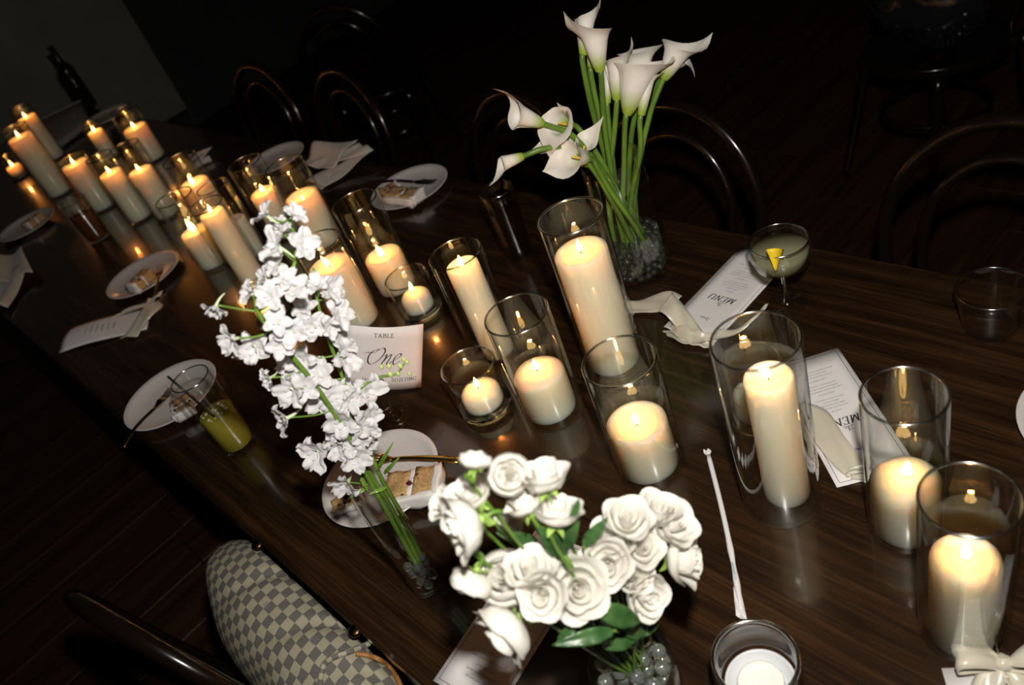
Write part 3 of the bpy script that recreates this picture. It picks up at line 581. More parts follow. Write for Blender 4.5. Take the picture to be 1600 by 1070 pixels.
# ------------------------------------------------------------------ drinks
def tumbler(name, label, cat, b, D, H, liquid=None, fill=.5, taper=.9, m=GL, seg=44, th=.0022, base=.006):
    p = V3((b.x, b.y, TZ+.0006)); t = thing(name, label, cat, p); r = D/2; r0 = r*taper
    rz = lambda z: r0+(r-r0)*z/H
    part('glass', lathe([(0,0), (r0-.002,0), (r0,.003)] + [(rz(H*k/6), H*k/6) for k in range(1, 6)] + [(r,H-.002), (r-th/2,H), (r-th,H-.002)] + [(rz(H*k/6)-th, H*k/6) for k in range(5, 0, -1)] + [(r0-th,base+.003), (r0-th-.002,base), (0,base)], p, seg), m, t)
    part('rim', rim_ring(r-th/2, H-.0005, p, th*.6), RIM, t)
    if liquid:
        zt = H*fill; part('drink', lathe([(0,base+.0006), (r0-th-.003,base+.0006), (rz(base)-th-.0006,base+.004), (rz(zt)-th-.0006,zt-.001), (rz(zt)-th-.0016,zt), (0,zt-.0005)], p, seg), liquid, t)
    return t
b = at(375,693); H = hgt(b, 297,591)
gd = tumbler('highball_glass', 'highball glass half full of cloudy lime drink', 'glass', b, .072, H, 'lime_drink', .50, .95)
fo_ = [blob(b+V3((R.uniform(-.022,.022), R.uniform(-.022,.022), H*.5+.001)), R.uniform(.0016,.0035), (1,1,.5), .2, 5, 5, k) for k in range(22)]
part('foam', join(*fo_), 'foam', gd)['kind'] = 'stuff'
s0, s1 = up(b, 262,588, .0), b+V3((.012,-.006,H*.42))
st = thing('drinking_straw', 'thin black straw leaning in the lime drink', 'straw', s1); part('straw_tube', tube([s1, s0], .0022, 10), 'black_plastic', st)
b = at(812,396); H = hgt(b, 782,293)
tumbler('highball_glass', 'tall dark cola glass under the lowest calla lily', 'glass', b, .072, H, 'cola', .72, .92)
b = at(156,372); H = hgt(b, 117,312)
tumbler('tumbler_glass', 'brown amber drink in front of the greenish candle', 'glass', b, .085, H, 'amber_drink', .7, .85)
b = at(1547,512); H = hgt(b, 1551,450)
tumbler('plastic_tumbler', 'empty clear plastic tumbler near the far edge at right', 'cup', b, .0955, H, None, 0, .74, PLS, th=.0012, base=.003)
b = at(1230,476); H = hgt(b, 1214.8,376.5)
cp = thing('coupe_glass', 'coupe cocktail glass on the menu corner with lemon twist', 'glass', V3((b.x, b.y, TZ+.0006))); p = V3((b.x, b.y, TZ+.0006)); r = wid(93.2, up(b, 1214.8,376.5))/2
hb = H*.50
bowl = [(.0045,hb), (.012,hb+.001), (r*.55,hb+.008), (r*.85,hb+.020), (r*.98,hb+.036), (r,H-.012), (r*.985,H-.001), (r*.985-.001,H), (r*.985-.002,H-.001), (r-.002,H-.012), (r*.98-.002,hb+.037), (r*.85-.002,hb+.0215), (r*.55-.001,hb+.0095), (.012,hb+.0025), (0,hb+.002)]
part('bowl', lathe(bowl, p, 56), GL, cp)
part('rim', rim_ring(r*.985-.001, H, p, .0013), RIM, cp)
part('stem', lathe([(.0045,hb), (.0038,hb*.8), (.0036,hb*.4), (.005,hb*.15), (.009,.006), (0,.0055)], p, 20), GLE, cp)
part('foot', lathe([(0,.0055), (.009,.006), (.02,.003), (.031,.0018), (.032,.001), (.031,0), (0,0)], p, 48), GL, cp)
zl = H-.018
part('drink', lathe([(0,hb+.003), (.012,hb+.0035), (r*.55-.002,hb+.0105), (r*.85-.003,hb+.0225), (r*.98-.003,hb+.038), (r-.0032,zl), (0,zl)], p, 48), 'pale_drink', cp)
pk = up(b, 1210,392, -r*.75)
pe = thing('lemon_twist', 'yellow lemon peel twist in the coupe glass', 'lemon peel', pk)
def fP(u, v):
    a = up(b, 1197+28*v, 390-5*math.sin(PI*v), -r*.62); c_ = up(b, 1211+2*v, 423, -r*.9)
    return lerp(a, c_, u) - HV*.006*math.sin(PI*v)*(1-u)
part('rind', grid(fP, 8, 8, .0012), 'peel', pe)
# wrapped straw
a, c_ = at(1107,712,.004), at(1158,950,.004)
ws = thing('wrapped_straw', 'white paper wrapped drinking straw with teal print', 'straw', a); d = (c_-a).normalized(); s = d.cross(V3((0,0,1))); LL = (c_-a).length
bend = lambda u: s*(-.0028*math.sin(PI*u))
part('paper_sleeve', tube([lerp(a, c_, k/24)+bend(k/24) for k in range(25)], lambda u: .0036+.0007*math.sin(u*31)*(u > .6), 10), 'straw_paper', ws)
part('twisted_end', grid(lambda u, v: a - d*(.001+.012*u) + s*((v-.5)*(.005+.006*math.sin(u*2.4))) + V3((0,0,.002*math.sin(v*9+u*5))), 7, 7, .0004), 'straw_paper', ws)
part('flat_end', grid(lambda u, v: c_ + d*(-.03+.047*u-.008*v*u) + s*((v-.5)*(.008+.004*u)+.002*u) + V3((0,0,.0025*math.sin(v*5+u*8)*u)), 9, 6, .0004), 'straw_paper', ws)
part('teal_band', tube([lerp(a, c_, .64+.02*k)+bend(.64+.02*k) for k in range(3)], .0039, 10, cap=False), 'teal_print', ws)
rr_ = random.Random(4)
part('teal_lettering', pen(scribble(.0, -.0012, .026, .0024, 1, rr_), .0006, .0004, lambda x, y: lerp(a, c_, .80)+d*x-s*y+V3((0,0,.0044))+bend(.80)), 'teal_print', ws, False)

# ------------------------------------------------------------------ napkins, cards, clutch, bottle at the far end
def cloth(name, geo, parent): return part(name, geo, linen, parent)
nb = at(522,250); np_ = thing('folded_napkin', 'fanned ivory cloth napkin at the far table edge', 'napkin', nb, 'cloth napkins')
Q = lambda px, py, z: at(px, py, z)
def quad(a, b, c, d, wave, ph, ly=0):   # soft folded layer between four points
    def fn(u, v):
        p = lerp(lerp(a, b, u), lerp(d, c, u), v); return p + V3((0,0,wave*math.sin(u*PI*2.2+ph+v*2)+wave*.6*math.sin(v*PI*1.5+ph)))
    return grid(fn, 14, 12, .0012)
cloth('front_fold', quad(Q(478,285,.012), Q(562,236,.03), Q(584,234,.035), Q(508,292,.008), .005, .3), np_)
cloth('middle_fold', quad(Q(478,262,.018), Q(515,262,.03), Q(582,232,.05), Q(560,222,.055), .006, 1.2), np_)
cloth('back_fold', quad(Q(476,258,.02), Q(492,222,.062), Q(558,217,.065), Q(520,262,.03), .006, 2.2), np_)
cloth('lower_fold', quad(Q(486,292,.008), Q(520,268,.02), Q(563,250,.022), Q(502,296,.004), .004, 3), np_)
nb = at(18,435); np_ = thing('folded_napkin', 'crumpled ivory cloth napkin at the left edge', 'napkin', nb, 'cloth napkins')
cloth('upper_fold', quad(Q(-10,405,.032), Q(36,388,.042), Q(50,424,.03), Q(-5,440,.032), .008, .5), np_)
cloth('lower_fold', quad(Q(-10,430,.02), Q(46,415,.026), Q(10,478,.018), Q(-12,482,.018), .008, 2.0), np_)
# curled card with ribbon at left
ca = thing('curled_card', 'long curled card with satin band under the left cake plate', 'menu', at(170,510), 'printed menu cards')
def fK(u, v):
    a = lerp(Q(92,552,.004), Q(228,512,.006), u); b_ = lerp(Q(108,514,.018), Q(236,476,.012), u)
    return lerp(a, b_, v) + V3((0,0,.008*math.sin(PI*v)*(1-u)+.004*math.sin(u*5)))
part('card', grid(fK, 14, 9, .0006), paper, ca)
rr_ = random.Random(12); ls = []
for k in range(6): ls += [[(x, y+.0) for x, y in s_] for s_ in scribble(0, -.05+.02*k, .03, .006, 1, rr_)]
part('small_print', pen([[(.28+p_[1]*3.2+.16, .5+p_[0]*9) for p_ in s_] for s_ in ls], .012, .006, lambda x, y: fK(min(.95,max(.02,x)), min(.95,max(.05,y)))+V3((0,0,.001))), 'grey_ink', ca, False)
rb = thing('satin_ribbon', 'ivory satin band looped over the curled card at left', 'ribbon', at(225,495))
ribbon('band', [Q(200,528,.005), Q(213,512,.014), Q(228,492,.026), Q(240,478,.022), Q(243,470,.014)], [V3((1,.6,0)), V3((1,.6,.1)), V3((1,.5,0)), V3((1,.5,-.2)), V3((1,.3,-.5))], lambda t: .060-.012*t, satin, rb, curl=.08)
ribbon('tail', [Q(236,482,.02), Q(240,470,.03), Q(246,462,.032), Q(254,456,.028)], [V3((1,.4,0)), V3((.8,.3,.4)), V3((.9,.2,.2)), V3((.7,.2,.6))], .028, satin, rb, curl=.1)
ribbon('tail', [Q(140,528,.010), Q(165,505,.014), Q(190,488,.016), Q(225,477,.016)], [V3((.2,1,0))]*4, .034, satin, rb, curl=.05)
cc = at(311,243); o = thing('folded_card', 'small pale folded card behind the far candle cluster', 'card', cc)
part('front_leaf', grid(lambda u, v: lerp(lerp(Q(292,243,.004), Q(300,252,.004), u), lerp(Q(318,234,.03), Q(331,229,.034), u), v), 4, 4, .0005), paper, o)
part('back_leaf', grid(lambda u, v: lerp(lerp(Q(300,252,.004), Q(306,258,.004), u), lerp(Q(331,229,.034), Q(322,240,.02), u), v), 4, 4, .0005), paper, o)
nr_ = part('rolled_napkin', tube(smoothp([Q(303,260,.012), Q(316,253,.013), Q(329,247,.012)], 5), lambda t: .011+.001*math.sin(t*9), 14), linen); o = nr_; tag(o, 'small rolled napkin beside the pale folded card', 'napkin', 'cloth napkins')
# clutch
k0, k1, k2, k3 = Q(66,196,.03), Q(132,164,.03), Q(146,196,.004), Q(92,236,.004)
cl_ = thing('clutch_bag', 'sparkling silver grey clutch at the far end of the table', 'bag', (k2+k3)/2)
def fC2(u, v):
    p = lerp(lerp(k3, k2, u), lerp(k0, k1, u), v); return p + V3((0,0,.022+.022*math.sin(PI*v)*(1-(2*u-1)**6)))
part('body', grid(fC2, 16, 10, .02), 'silver_fabric', cl_)
sq = []
rr_ = random.Random(3)
for k in range(170):
    p = fC2(rr_.uniform(.04,.96), rr_.uniform(.04,.96))+V3((0,0,.0015)); sq.append(blob(p, rr_.uniform(.002,.0035), (1,1,.7), 0, 1, 4, k))
part('rhinestones', join(*sq), 'rhinestone', cl_, False)['kind'] = 'stuff'
part('clasp_frame', tube([fC2(k/12, 1)+V3((0,0,.004)) for k in range(13)], .004, 8), 'silver_fabric', cl_)
b = at(142,167); b = V3((b.x, b.y, TZ+.0006)); bo = thing('wine_bottle', 'dark glossy bottle standing at the far table end', 'bottle', b)
part('bottle_body', lathe([(0,0), (.034,0), (.0375,.004), (.0375,.19), (.035,.205), (.022,.225), (.0155,.24), (.0145,.30), (.0165,.302), (.0165,.312), (0,.312)], b, 32), 'black_bottle', bo)

# ------------------------------------------------------------------ chairs
def chair(label, p, rz, group='black bentwood chairs'):
    t = thing('bentwood_chair', label, 'chair', p, group); t.rotation_euler.z = rz
    LQ = lambda n, g, m='black_lacquer': (lambda me: link(n, me, t))(mesh(g[0], g[1], m))
    Z = V3
    LQ('seat', lathe([(0,.452), (.15,.450), (.185,.457), (.2,.466), (.205,.458), (.203,.44), (.195,.432), (0,.434)], seg=36))
    def hoop(w_, h, y0, lean):
        zc = .66; yy = lambda z: y0-lean*max(0, (z-.46)/(h-.46))
        arc = [Z((-w_*math.cos(k*PI/14)*(1 if k in (0, 14) else 1.0), yy(zc+(h-zc)*math.sin(k*PI/14)), zc+(h-zc)*math.sin(k*PI/14))) for k in range(15)]
        return smoothp([Z((-w_*.84,y0+.01,.44)), Z((-w_*.95,yy(.56),.56))] + arc + [Z((w_*.95,yy(.56),.56)), Z((w_*.84,y0+.01,.44))], 4)
    LQ('outer_hoop', tube(hoop(.205, .89, -.165, .075), .0145, 10)); LQ('inner_hoop', tube(hoop(.135, .825, -.165, .068), .011, 10))
    for s_ in (-1, 1):
        LQ('leg', tube(smoothp([Z((s_*.14,.13,.44)), Z((s_*.165,.165,.22)), Z((s_*.19,.205,.012))], 5), lambda u: .017-.005*u, 10))
        LQ('leg', tube(smoothp([Z((s_*.165,-.155,.45)), Z((s_*.175,-.18,.22)), Z((s_*.195,-.235,.012))], 5), lambda u: .017-.005*u, 10))
    LQ('ring_stretcher', tube([Z((.155*math.cos(2*PI*k/28), .155*math.sin(2*PI*k/28), .25)) for k in range(28)], .009, 8, closed=True))
    return t
for (x, y, rz, lb) in ((-.40, .965, PI, 'black bentwood chair behind the empty plastic tumbler'), (-1.045, .93, PI+.05, 'black bentwood chair right behind the calla lilies'),
                       (-1.55, .93, PI-.05, 'black bentwood chair behind the cola glass'), (-2.42, .98, PI, 'black bentwood chair behind the fanned napkin'), (-2.98, .98, PI+.1, 'black bentwood chair behind the rolled napkin and folded card'),
                       (-1.10, .01, .2, 'black bentwood chair under the chequered handbag'), (-3.3, 1.9, .6, 'black bentwood chair far in the dark background'), (-1.0, 2.36, PI-.4, 'dim black bentwood chair holding the sequinned bag')):
    chair(lb, V3((x, y, .009)), rz)

# sequinned bag on the far chair
sp = V3((-1.0, 2.33, .479)); t = thing('sequinned_bag', 'black sequinned bag glinting in the dark background', 'bag', sp)
bb = blob(sp+V3((0,0,.12)), .15, (1,.6,.78), .12, 6, 14, 2); part('body', bb, 'black_sequin', t)
sq = []; rr_ = random.Random(8)
for p in bb[0][::1]:
    if rr_.random() < .7: sq.append(blob(p*1.0, .007, (1,1,1), 0, 1, 4, 1))
part('sequins', join(*sq), 'black_sequin', t, False)['kind'] = 'stuff'
part('handle', tube(smoothp([sp+V3((-.08,0,.21)), sp+V3((-.05,0,.30)), sp+V3((.05,0,.30)), sp+V3((.08,0,.21))], 6), .006, 8), 'dark_cloth', t)

# ------------------------------------------------------------------ chequered handbag on the near chair
BX0, BX1 = -1.235, -.70
hb_ = thing('handbag', 'cream and grey chequered canvas handbag on the chair by the table edge', 'bag', V3((-.97, -.07, .475)))
def fB(u, v):      # u along the length, v from the near foot over the top to the far side
    x = BX0 + (BX1-BX0)*u; e_ = (abs(2*u-1))**3.2; ty = (.108-.016*u)*(1-.5*e_); yc = -.050 - .012*u
    a = PI*(1.02-1.0*v); cz, sz = math.cos(a), math.sin(a)
    top = .742 - .035*e_ - .012*u; hz = top-.475
    y = yc + ty*math.copysign(abs(cz)**.75, cz); z = .475 + hz*abs(sz)**.55*(1 if sz > 0 else -1)*(1-.04*e_)
    f_ = .010*noise.noise(V3((u*4, v*4, 2)))
    for (c_, w2, am, sl) in ((.33,.026,.017,.55), (.60,.022,.018,.75), (.80,.02,.012,.9)): f_ -= am*math.exp(-((u-c_-sl*(v-.55))/w2)**2)*min(1,max(0,(v-.25)*2))
    z = max(.475, z + f_*.8); y -= f_*.5*(1-v)
    return V3((x + .012*math.sin(v*4), min(y, -.006), z))
gB = grid(fB, 60, 44)
bo_ = part('body', gB, canvas, hb_)
uvl = bo_.data.uv_layers.new(name='UVMap')
LU, LV = [0.0]*(60*44), [0.0]*(60*44)      # distance along the cloth
for i in range(60):
    for j in range(44):
        if i: LU[i*44+j] = LU[(i-1)*44+j] + (gB[0][i*44+j]-gB[0][(i-1)*44+j]).length
        if j: LV[i*44+j] = LV[i*44+j-1] + (gB[0][i*44+j]-gB[0][i*44+j-1]).length
    m_ = LV[i*44+22]
    for j in range(44): LV[i*44+j] += .5-m_
for j in range(44):
    m_ = LU[30*44+j]
    for i in range(60): LU[i*44+j] += .5-m_
for lp in bo_.data.loops:
    i, j = divmod(lp.vertex_index, 44); uvl.data[lp.index].uv = (LU[i*44+j]/.0165, LV[i*44+j]/.0165)
for u in (0, 1):   # end gussets
    ring = [fB(u, j/43) for j in range(44)]; c_ = V3((ring[0].x+(.02 if u else -.02), (ring[0].y+ring[-1].y)/2, .60))
    gu = part('gusset', (ring + [c_], [((k+1) % 44, k, 44) if u else (k, (k+1) % 44, 44) for k in range(44)]), canvas, hb_); ug = gu.data.uv_layers.new(name='UVMap')
    for lp in gu.data.loops: p = (ring+[c_])[lp.vertex_index]; ug.data[lp.index].uv = (p.y/.0165+9.5, p.z/.0165)
def bagpt(px, py):  # nearest point of the bag to a ray through that spot
    d = ray(px, py).normalized(); best = None
    for i in range(60):
        for j in range(44):
            p = gB[0][i*44+j]; q_ = p-CAM; t = q_.dot(d); e_ = (q_-d*t).length
            if best is None or e_ + t*.02 < best[0]: best = (e_ + t*.02, p, i, j)
    return best
for (px, py) in ((404,852), (556,987)):
    p = at(px, py, -.012); n = (CAM-p).normalized()*.4+V3((0,0,1)); n.normalize(); x_, y_ = frame(n)
    rv = lathe([(0,.004), (.007,.004), (.010,.001), (.010,-.002), (0,-.002)], seg=18); M3 = Matrix((x_, y_, n)).transposed()
    part('rivet', ([M3 @ v + p + n*.004 for v in rv[0]], rv[1]), 'dark_gold', hb_)
def bagtop(px, py, dz):     # spot on the upper side of the bag
    p = at(px, py, -.02)
    for _ in range(4):
        q_ = min((g for k, g in enumerate(gB[0]) if 10 < k % 44 < 36), key=lambda g: (g.x-p.x)**2+(g.y-p.y)**2); p = at(px, py, q_.z-TZ+dz)
    return p
sp_ = [bagtop(*q_, .007) for q_ in ((556,1021), (575,1024), (592,1030), (608,1042), (622,1062), (630,1085))]
part('strap', tube(smoothp(sp_, 8), .0036, 8), 'tan_leather', hb_)
# rolled seam at the mouth of the bag
sm = [bagtop(*q_, .003) for q_ in ((500,1075), (502,1052), (508,1036), (522,1026), (545,1018), (566,1010), (580,1003))]
sm_o = part('rolled_seam', tube(smoothp(sm, 6), .0045, 8), canvas, hb_); u2 = sm_o.data.uv_layers.new(name='UVMap')
for lp in sm_o.data.loops: vi = lp.vertex_index; u2.data[lp.index].uv = (vi//8*.35, (vi % 8)/4)
for (px, py) in ((350,864), (416,948), (493,1000)):      # the maker's small lettering inside a square
    _, p, i, j = bagpt(px, py)
    i = max(2, min(56, i)); j = max(2, min(40, j)); du = (gB[0][(i+1)*44+j]-gB[0][(i-1)*44+j]).normalized(); dv = (gB[0][i*44+j+1]-gB[0][i*44+j-1]).normalized(); n = du.cross(dv).normalized()
    if n.dot(CAM-p) < 0: n = -n
    rr_ = random.Random(px); ls = []
    for k in range(3): ls += scribble(0, -.006+.0045*k, .014, .0028, 1, rr_)
    part('maker_lettering', pen(ls, .0007, .0005, lambda x, y: p + du*x + dv*y + n*.0012), 'grey_ink', hb_, False)

# ------------------------------------------------------------------ flowers
def q_to(d, spin=0): return V3((0,0,1)).rotation_difference(d) @ Quaternion((0,0,1), spin)
def bead_fill(label, b, rad, h, n, br, seed, m=None):
    rnd = random.Random(seed); gs = []; pts = []; z = br
    while z < h-br*.5:
        rr = rad-br
        while rr > br*.4:
            nb_ = max(1, int(2*PI*rr/(2.12*br))); ph = rnd.uniform(0, 6)
            for k in range(nb_): a = 2*PI*k/nb_+ph+rnd.uniform(-.05,.05); pts.append(V3((rr*math.cos(a), rr*math.sin(a), z+rnd.uniform(-.12,.12)*br)))
            rr -= 2.1*br
        z += 1.75*br
    for k, p in enumerate(pts): gs.append(blob(b+p, br*rnd.uniform(.9,1.0), (1,1,.94), .03, 4, 7, k))
    o = part('glass_beads', join(*gs), m or BEAD, None, loc=b); tag(o, label, 'beads'); o['kind'] = 'stuff'; return o
# --- calla lilies
lb = at(1000,424); lz = V3((lb.x, lb.y, TZ+.0006)); LR = .066; LH = hgt(lb, 959,243)
lv = thing('flower_vase', 'clear tapering glass vase with the calla lilies', 'vase', lz)
part('glass', lathe([(0,0), (LR*.78,0), (LR*.93,.006), (LR,.03), (LR*.985,.06), (LR*.90,LH*.6), (LR*.80,LH-.002), (LR*.80-.0012,LH), (LR*.80-.003,LH-.002), (LR*.90-.003,LH*.6), (LR*.985-.003,.06), (LR-.003,.032), (LR*.9,.011), (LR*.7,.007), (0,.006)], lz, 56), GL, lv)
wt = part('water', lathe([(LR*.95-.0036,LH*.33+.001), (LR*.95-.006,LH*.33), (0,LH*.33)], lz, 48), WATER, lv)
bead_fill('clear glass beads filling the bottom of the calla lily vase', lz+V3((0,0,.011)), LR-.010, .078, 95, .0075, 2, BEAD2)
def calla(label, bpx, mpx, tpx, stem, size=1.0, off=0.0, width=.30, lean=.018):
    b = up(lb, *bpx, off); m_ = up(lb, *mpx, off+lean); tp = up(lb, *tpx, off+lean*.7)
    Ls = (m_-b).length; a = (m_-b).normalized(); tb_ = tp-m_; bb_ = tb_ - a*tb_.dot(a)
    if bb_.length < .004: bb_ = bb_ + RIGHT*.01
    bb_n = bb_.normalized(); cc_ = a.cross(bb_n)
    t = thing('calla_lily', label, 'flower', lz, 'calla lilies in the tall vase')
    r0 = .0062; R_ = Ls*width*size*1.25
    tipa, tipb = tb_.dot(a), tb_.dot(bb_n)
    def fn(u, v):
        s_ = u; ph = (v-.5)*2*PI*1.14; k = math.cos(ph/2)**2 if abs(ph) < PI else 0
        r = r0 + (R_-r0)*(s_**.75)*(1-.10*math.sin(PI*s_)) ; ln = Ls*s_*(.84+.16*k)
        fl_ = max(0, (s_-.70)/.30); fl2 = fl_*fl_
        r += R_*.55*fl2*(.25+.75*k)
        tip = math.exp(-(ph/.72)**2)*fl2*fl_
        ln += tip*tipa - Ls*.07*fl2*(1-tip)
        sp = 1 + .13*(ph/PI)*s_
        x = r*math.cos(ph)*sp; y = r*math.sin(ph)*sp*.95
        wv = 1+.13*math.sin(ph*2.3+u*3+bpx[0])*fl2+.05*math.sin(ph*5+bpx[1])*fl2
        x = lerp(x*wv, max(R_*.4, tipb), tip) - R_*.25*math.sin(PI*fl_)*tip; y = y*wv*(1-.88*tip)
        return b + a*ln + bb_n*x + cc_*y
    g = grid(fn, 22, 34)
    o = part('spathe', g, LIL, t); at_ = o.data.attributes.new('ripe', 'FLOAT', 'POINT')
    at_.data.foreach_set('value', [min(1, max(0, (i//34)/21*2.6-.25)) for i in range(len(g[0]))])
    part('spadix', tube([b + a*Ls*(.25+.1*k) for k in range(5)], lambda u: .003*(1-.5*u), 8), 'spadix', t)
    pts = [b + a*.002] + [up(lb, *q_[:2], q_[2] if len(q_) > 2 else off) for q_ in stem]
    end = pts[-1]
    part('stem', tube(smoothp([b+a*.004] + [b - a*.012] + pts[1:], 6), lambda u: .0048, 8), stemm, t)
    return t
I_ = lambda *a: a
calla('tallest calla lily reaching the top edge of the picture', (911.5,86), (917,14), (938,-12), [(925,170), (950,260), (975,350), (992,408,.01)], .8, .02, .24)
calla('large white calla lily whose tip curls left at the top', (937.6,112), (924,36), (880,17), [(944,190), (955,270), (968,350), (985,418,-.01)], 1.0, -.01, .27)
calla('slender closed calla lily tucked behind the large left-curling one', (923.6,107), (923,58), (926,40), [(940,200), (958,300), (978,405,.015)], .7, .03, .20)
calla('slim calla bud low between the two upright lilies', (949,161), (949,104), (952,92), [(955,230), (966,320), (983,412,0)], .7, .012, .16)
calla('upright calla lily with its tip hooked right, left of the biggest bloom', (963.4,156), (964,78), (986,56), [(958,225), (950,300), (960,380), (972,428,-.02)], .85, .0, .25)
calla('biggest central calla lily with a wide lip pointing right', (979.7,180), (1005,84), (1050,83), [(975,260), (974,330), (986,400), (992,428,-.03)], 1.0, -.02, .30)
calla('calla lily with an arched lip behind the biggest bloom', (996,150), (1001,66), (1038,66), [(985,230), (985,330), (1005,420,.02)], .9, .03, .28)
calla('small narrow calla lily in front of the biggest bloom', (1002,180), (1016,108), (1040,112), [(1000,240), (985,330), (1000,415,-.02)], .6, -.03, .21)
calla('rightmost calla lily flaring toward the upper right', (1037,124), (1068,64), (1114,50), [(1015,180), (998,260), (990,340), (1000,410,.01)], 1.0, .0, .30, lean=0)
calla('calla lily with a down-curled tip below the rightmost bloom', (1040,112), (1072,84), (1086,123), [(1012,195), (992,270), (996,350), (1010,415,.025)], .9, .02, .34, lean=-0.015)
calla('leftmost upper calla lily twisted like a bud', (848,193), (798,175), (768,138), [(892,210), (925,245), (962,300), (1012,390), (1026,415,0)], 1.0, -.03, .27, lean=-0.004)
calla('drooping calla lily with a long hanging lip in the left cluster', (893,196), (862,190), (861,250), [(915,215), (945,260), (975,320), (1020,400,.01)], 1.0, -.02, .42, lean=-0.022)
calla('sideways calla lily under the drooping one in the left cluster', (905,219), (856,218), (818,240), [(925,235), (948,275), (985,330), (1030,405,.02)], .9, -.01, .24, lean=-0.012)
calla('low cream calla lily at the vase rim pointing left', (919,249), (880,243), (847,268), [(935,265), (955,300), (990,350), (1032,420,0)], 1.0, -.05, .34, lean=-0.02)
calla('lowest calla lily hanging over the cola glass', (817,244), (776,260), (764,291), [(850,232), (885,232), (925,262), (965,330), (1015,420,-.01)], .9, -.04, .24, lean=-0.004)
calla('calla lily with an upright pointed lip at the vase rim', (908,246), (916,218), (943,181), [(925,262), (950,300), (985,370), (1010,420,.02)], .9, -.035, .36, lean=-0.012)

# --- roses and ranunculus
rb_ = at(1026,1128); rz_ = V3((rb_.x, rb_.y, TZ+.0006)); RR = .045; RH = .135
rv = thing('flower_vase', 'low round glass vase holding the white roses', 'vase', rz_)
part('glass', lathe([(0,0), (RR*.9,0), (RR,.004), (RR,RH-.002), (RR-.0015,RH), (RR-.003,RH-.002), (RR-.003,.01), (RR-.006,.006), (0,.006)], rz_, 52), GL, rv)
part('water', lathe([(RR-.0036,RH*.93+.001), (RR-.006,RH*.93), (0,RH*.93)], rz_, 44), WATER, rv)
bead_fill('large clear glass beads in the rose vase', rz_+V3((0,0,.011)), RR-.0045, .122, 70, .0088, 5)
def petal_mesh(R_, H_, span, curl, seed, m):      # part of a cup, bowl axis +Z, petal toward +X
    def fn(u, v):
        a = (u-.5)*2*span*(.35+.65*math.sin(PI*min(1,.12+v*.62))); r = R_*(math.sin(min(1,v*1.25)*PI/2)**.8); z = H_*(v**1.35)
        e_ = max(0, (v-.72)/.28); r += R_*curl*e_*e_*(1+.5*math.cos((u-.5)*7)); z -= H_*.10*e_*e_*curl*2 + H_*.16*abs(2*u-1)**2.5*v
        r += R_*.05*noise.noise(V3((u*4+seed, v*4, seed)))
        return V3((r*math.cos(a), r*math.sin(a), z + .03*H_*math.sin(u*8+seed)*v))
    return mesh(*grid(fn, 9, 9), m)
P_IN = [petal_mesh(.42, 1.0, 1.25, .05, s_, PET) for s_ in (1, 2)]
P_MID = [petal_mesh(.70, .98, 1.0, .16, s_, PET) for s_ in (3, 4)]
P_OUT = [petal_mesh(1.0, .84, 1.0, .20, s_, PET) for s_ in (5, 6, 7)]
R_IN = [petal_mesh(.50, .80, 1.1, -.30, s_, PET) for s_ in (8, 9)]
R_MID = [petal_mesh(.78, .86, 1.0, -.18, s_, PET) for s_ in (10, 11)]
R_OUT = [petal_mesh(1.02, .74, .9, -.02, s_, PET) for s_ in (12, 13)]
def core_geo():
    return grid(lambda u, v: V3(((.05+.27*u*(.6+.4*v))*math.cos(u*13), (.05+.27*u*(.6+.4*v))*math.sin(u*13), .12+.85*v*(1-.18*u)+.05*math.sin(u*20))), 70, 5)
CORE = mesh(*core_geo(), PET)
SEPM = mesh(*grid(lambda u, v: V3(((.10+.62*u), (v-.5)*.34*math.sin(PI*min(1,.2+u*.8)), -.06+.10*math.sin(u*2.6)-.16*u*u)), 7, 5), 'sepal')
HIPM = mesh(*lathe([(0,-.32), (.10,-.30), (.17,-.16), (.20,0), (.14,.08), (0,.1)], seg=12), 'sepal')
def bloom_dir(p, dpx): # axis given as a screen lean plus toward-the-lens amount
    return (RIGHT*dpx[0] - DOWN*dpx[1] - FWD*dpx[2]).normalized()
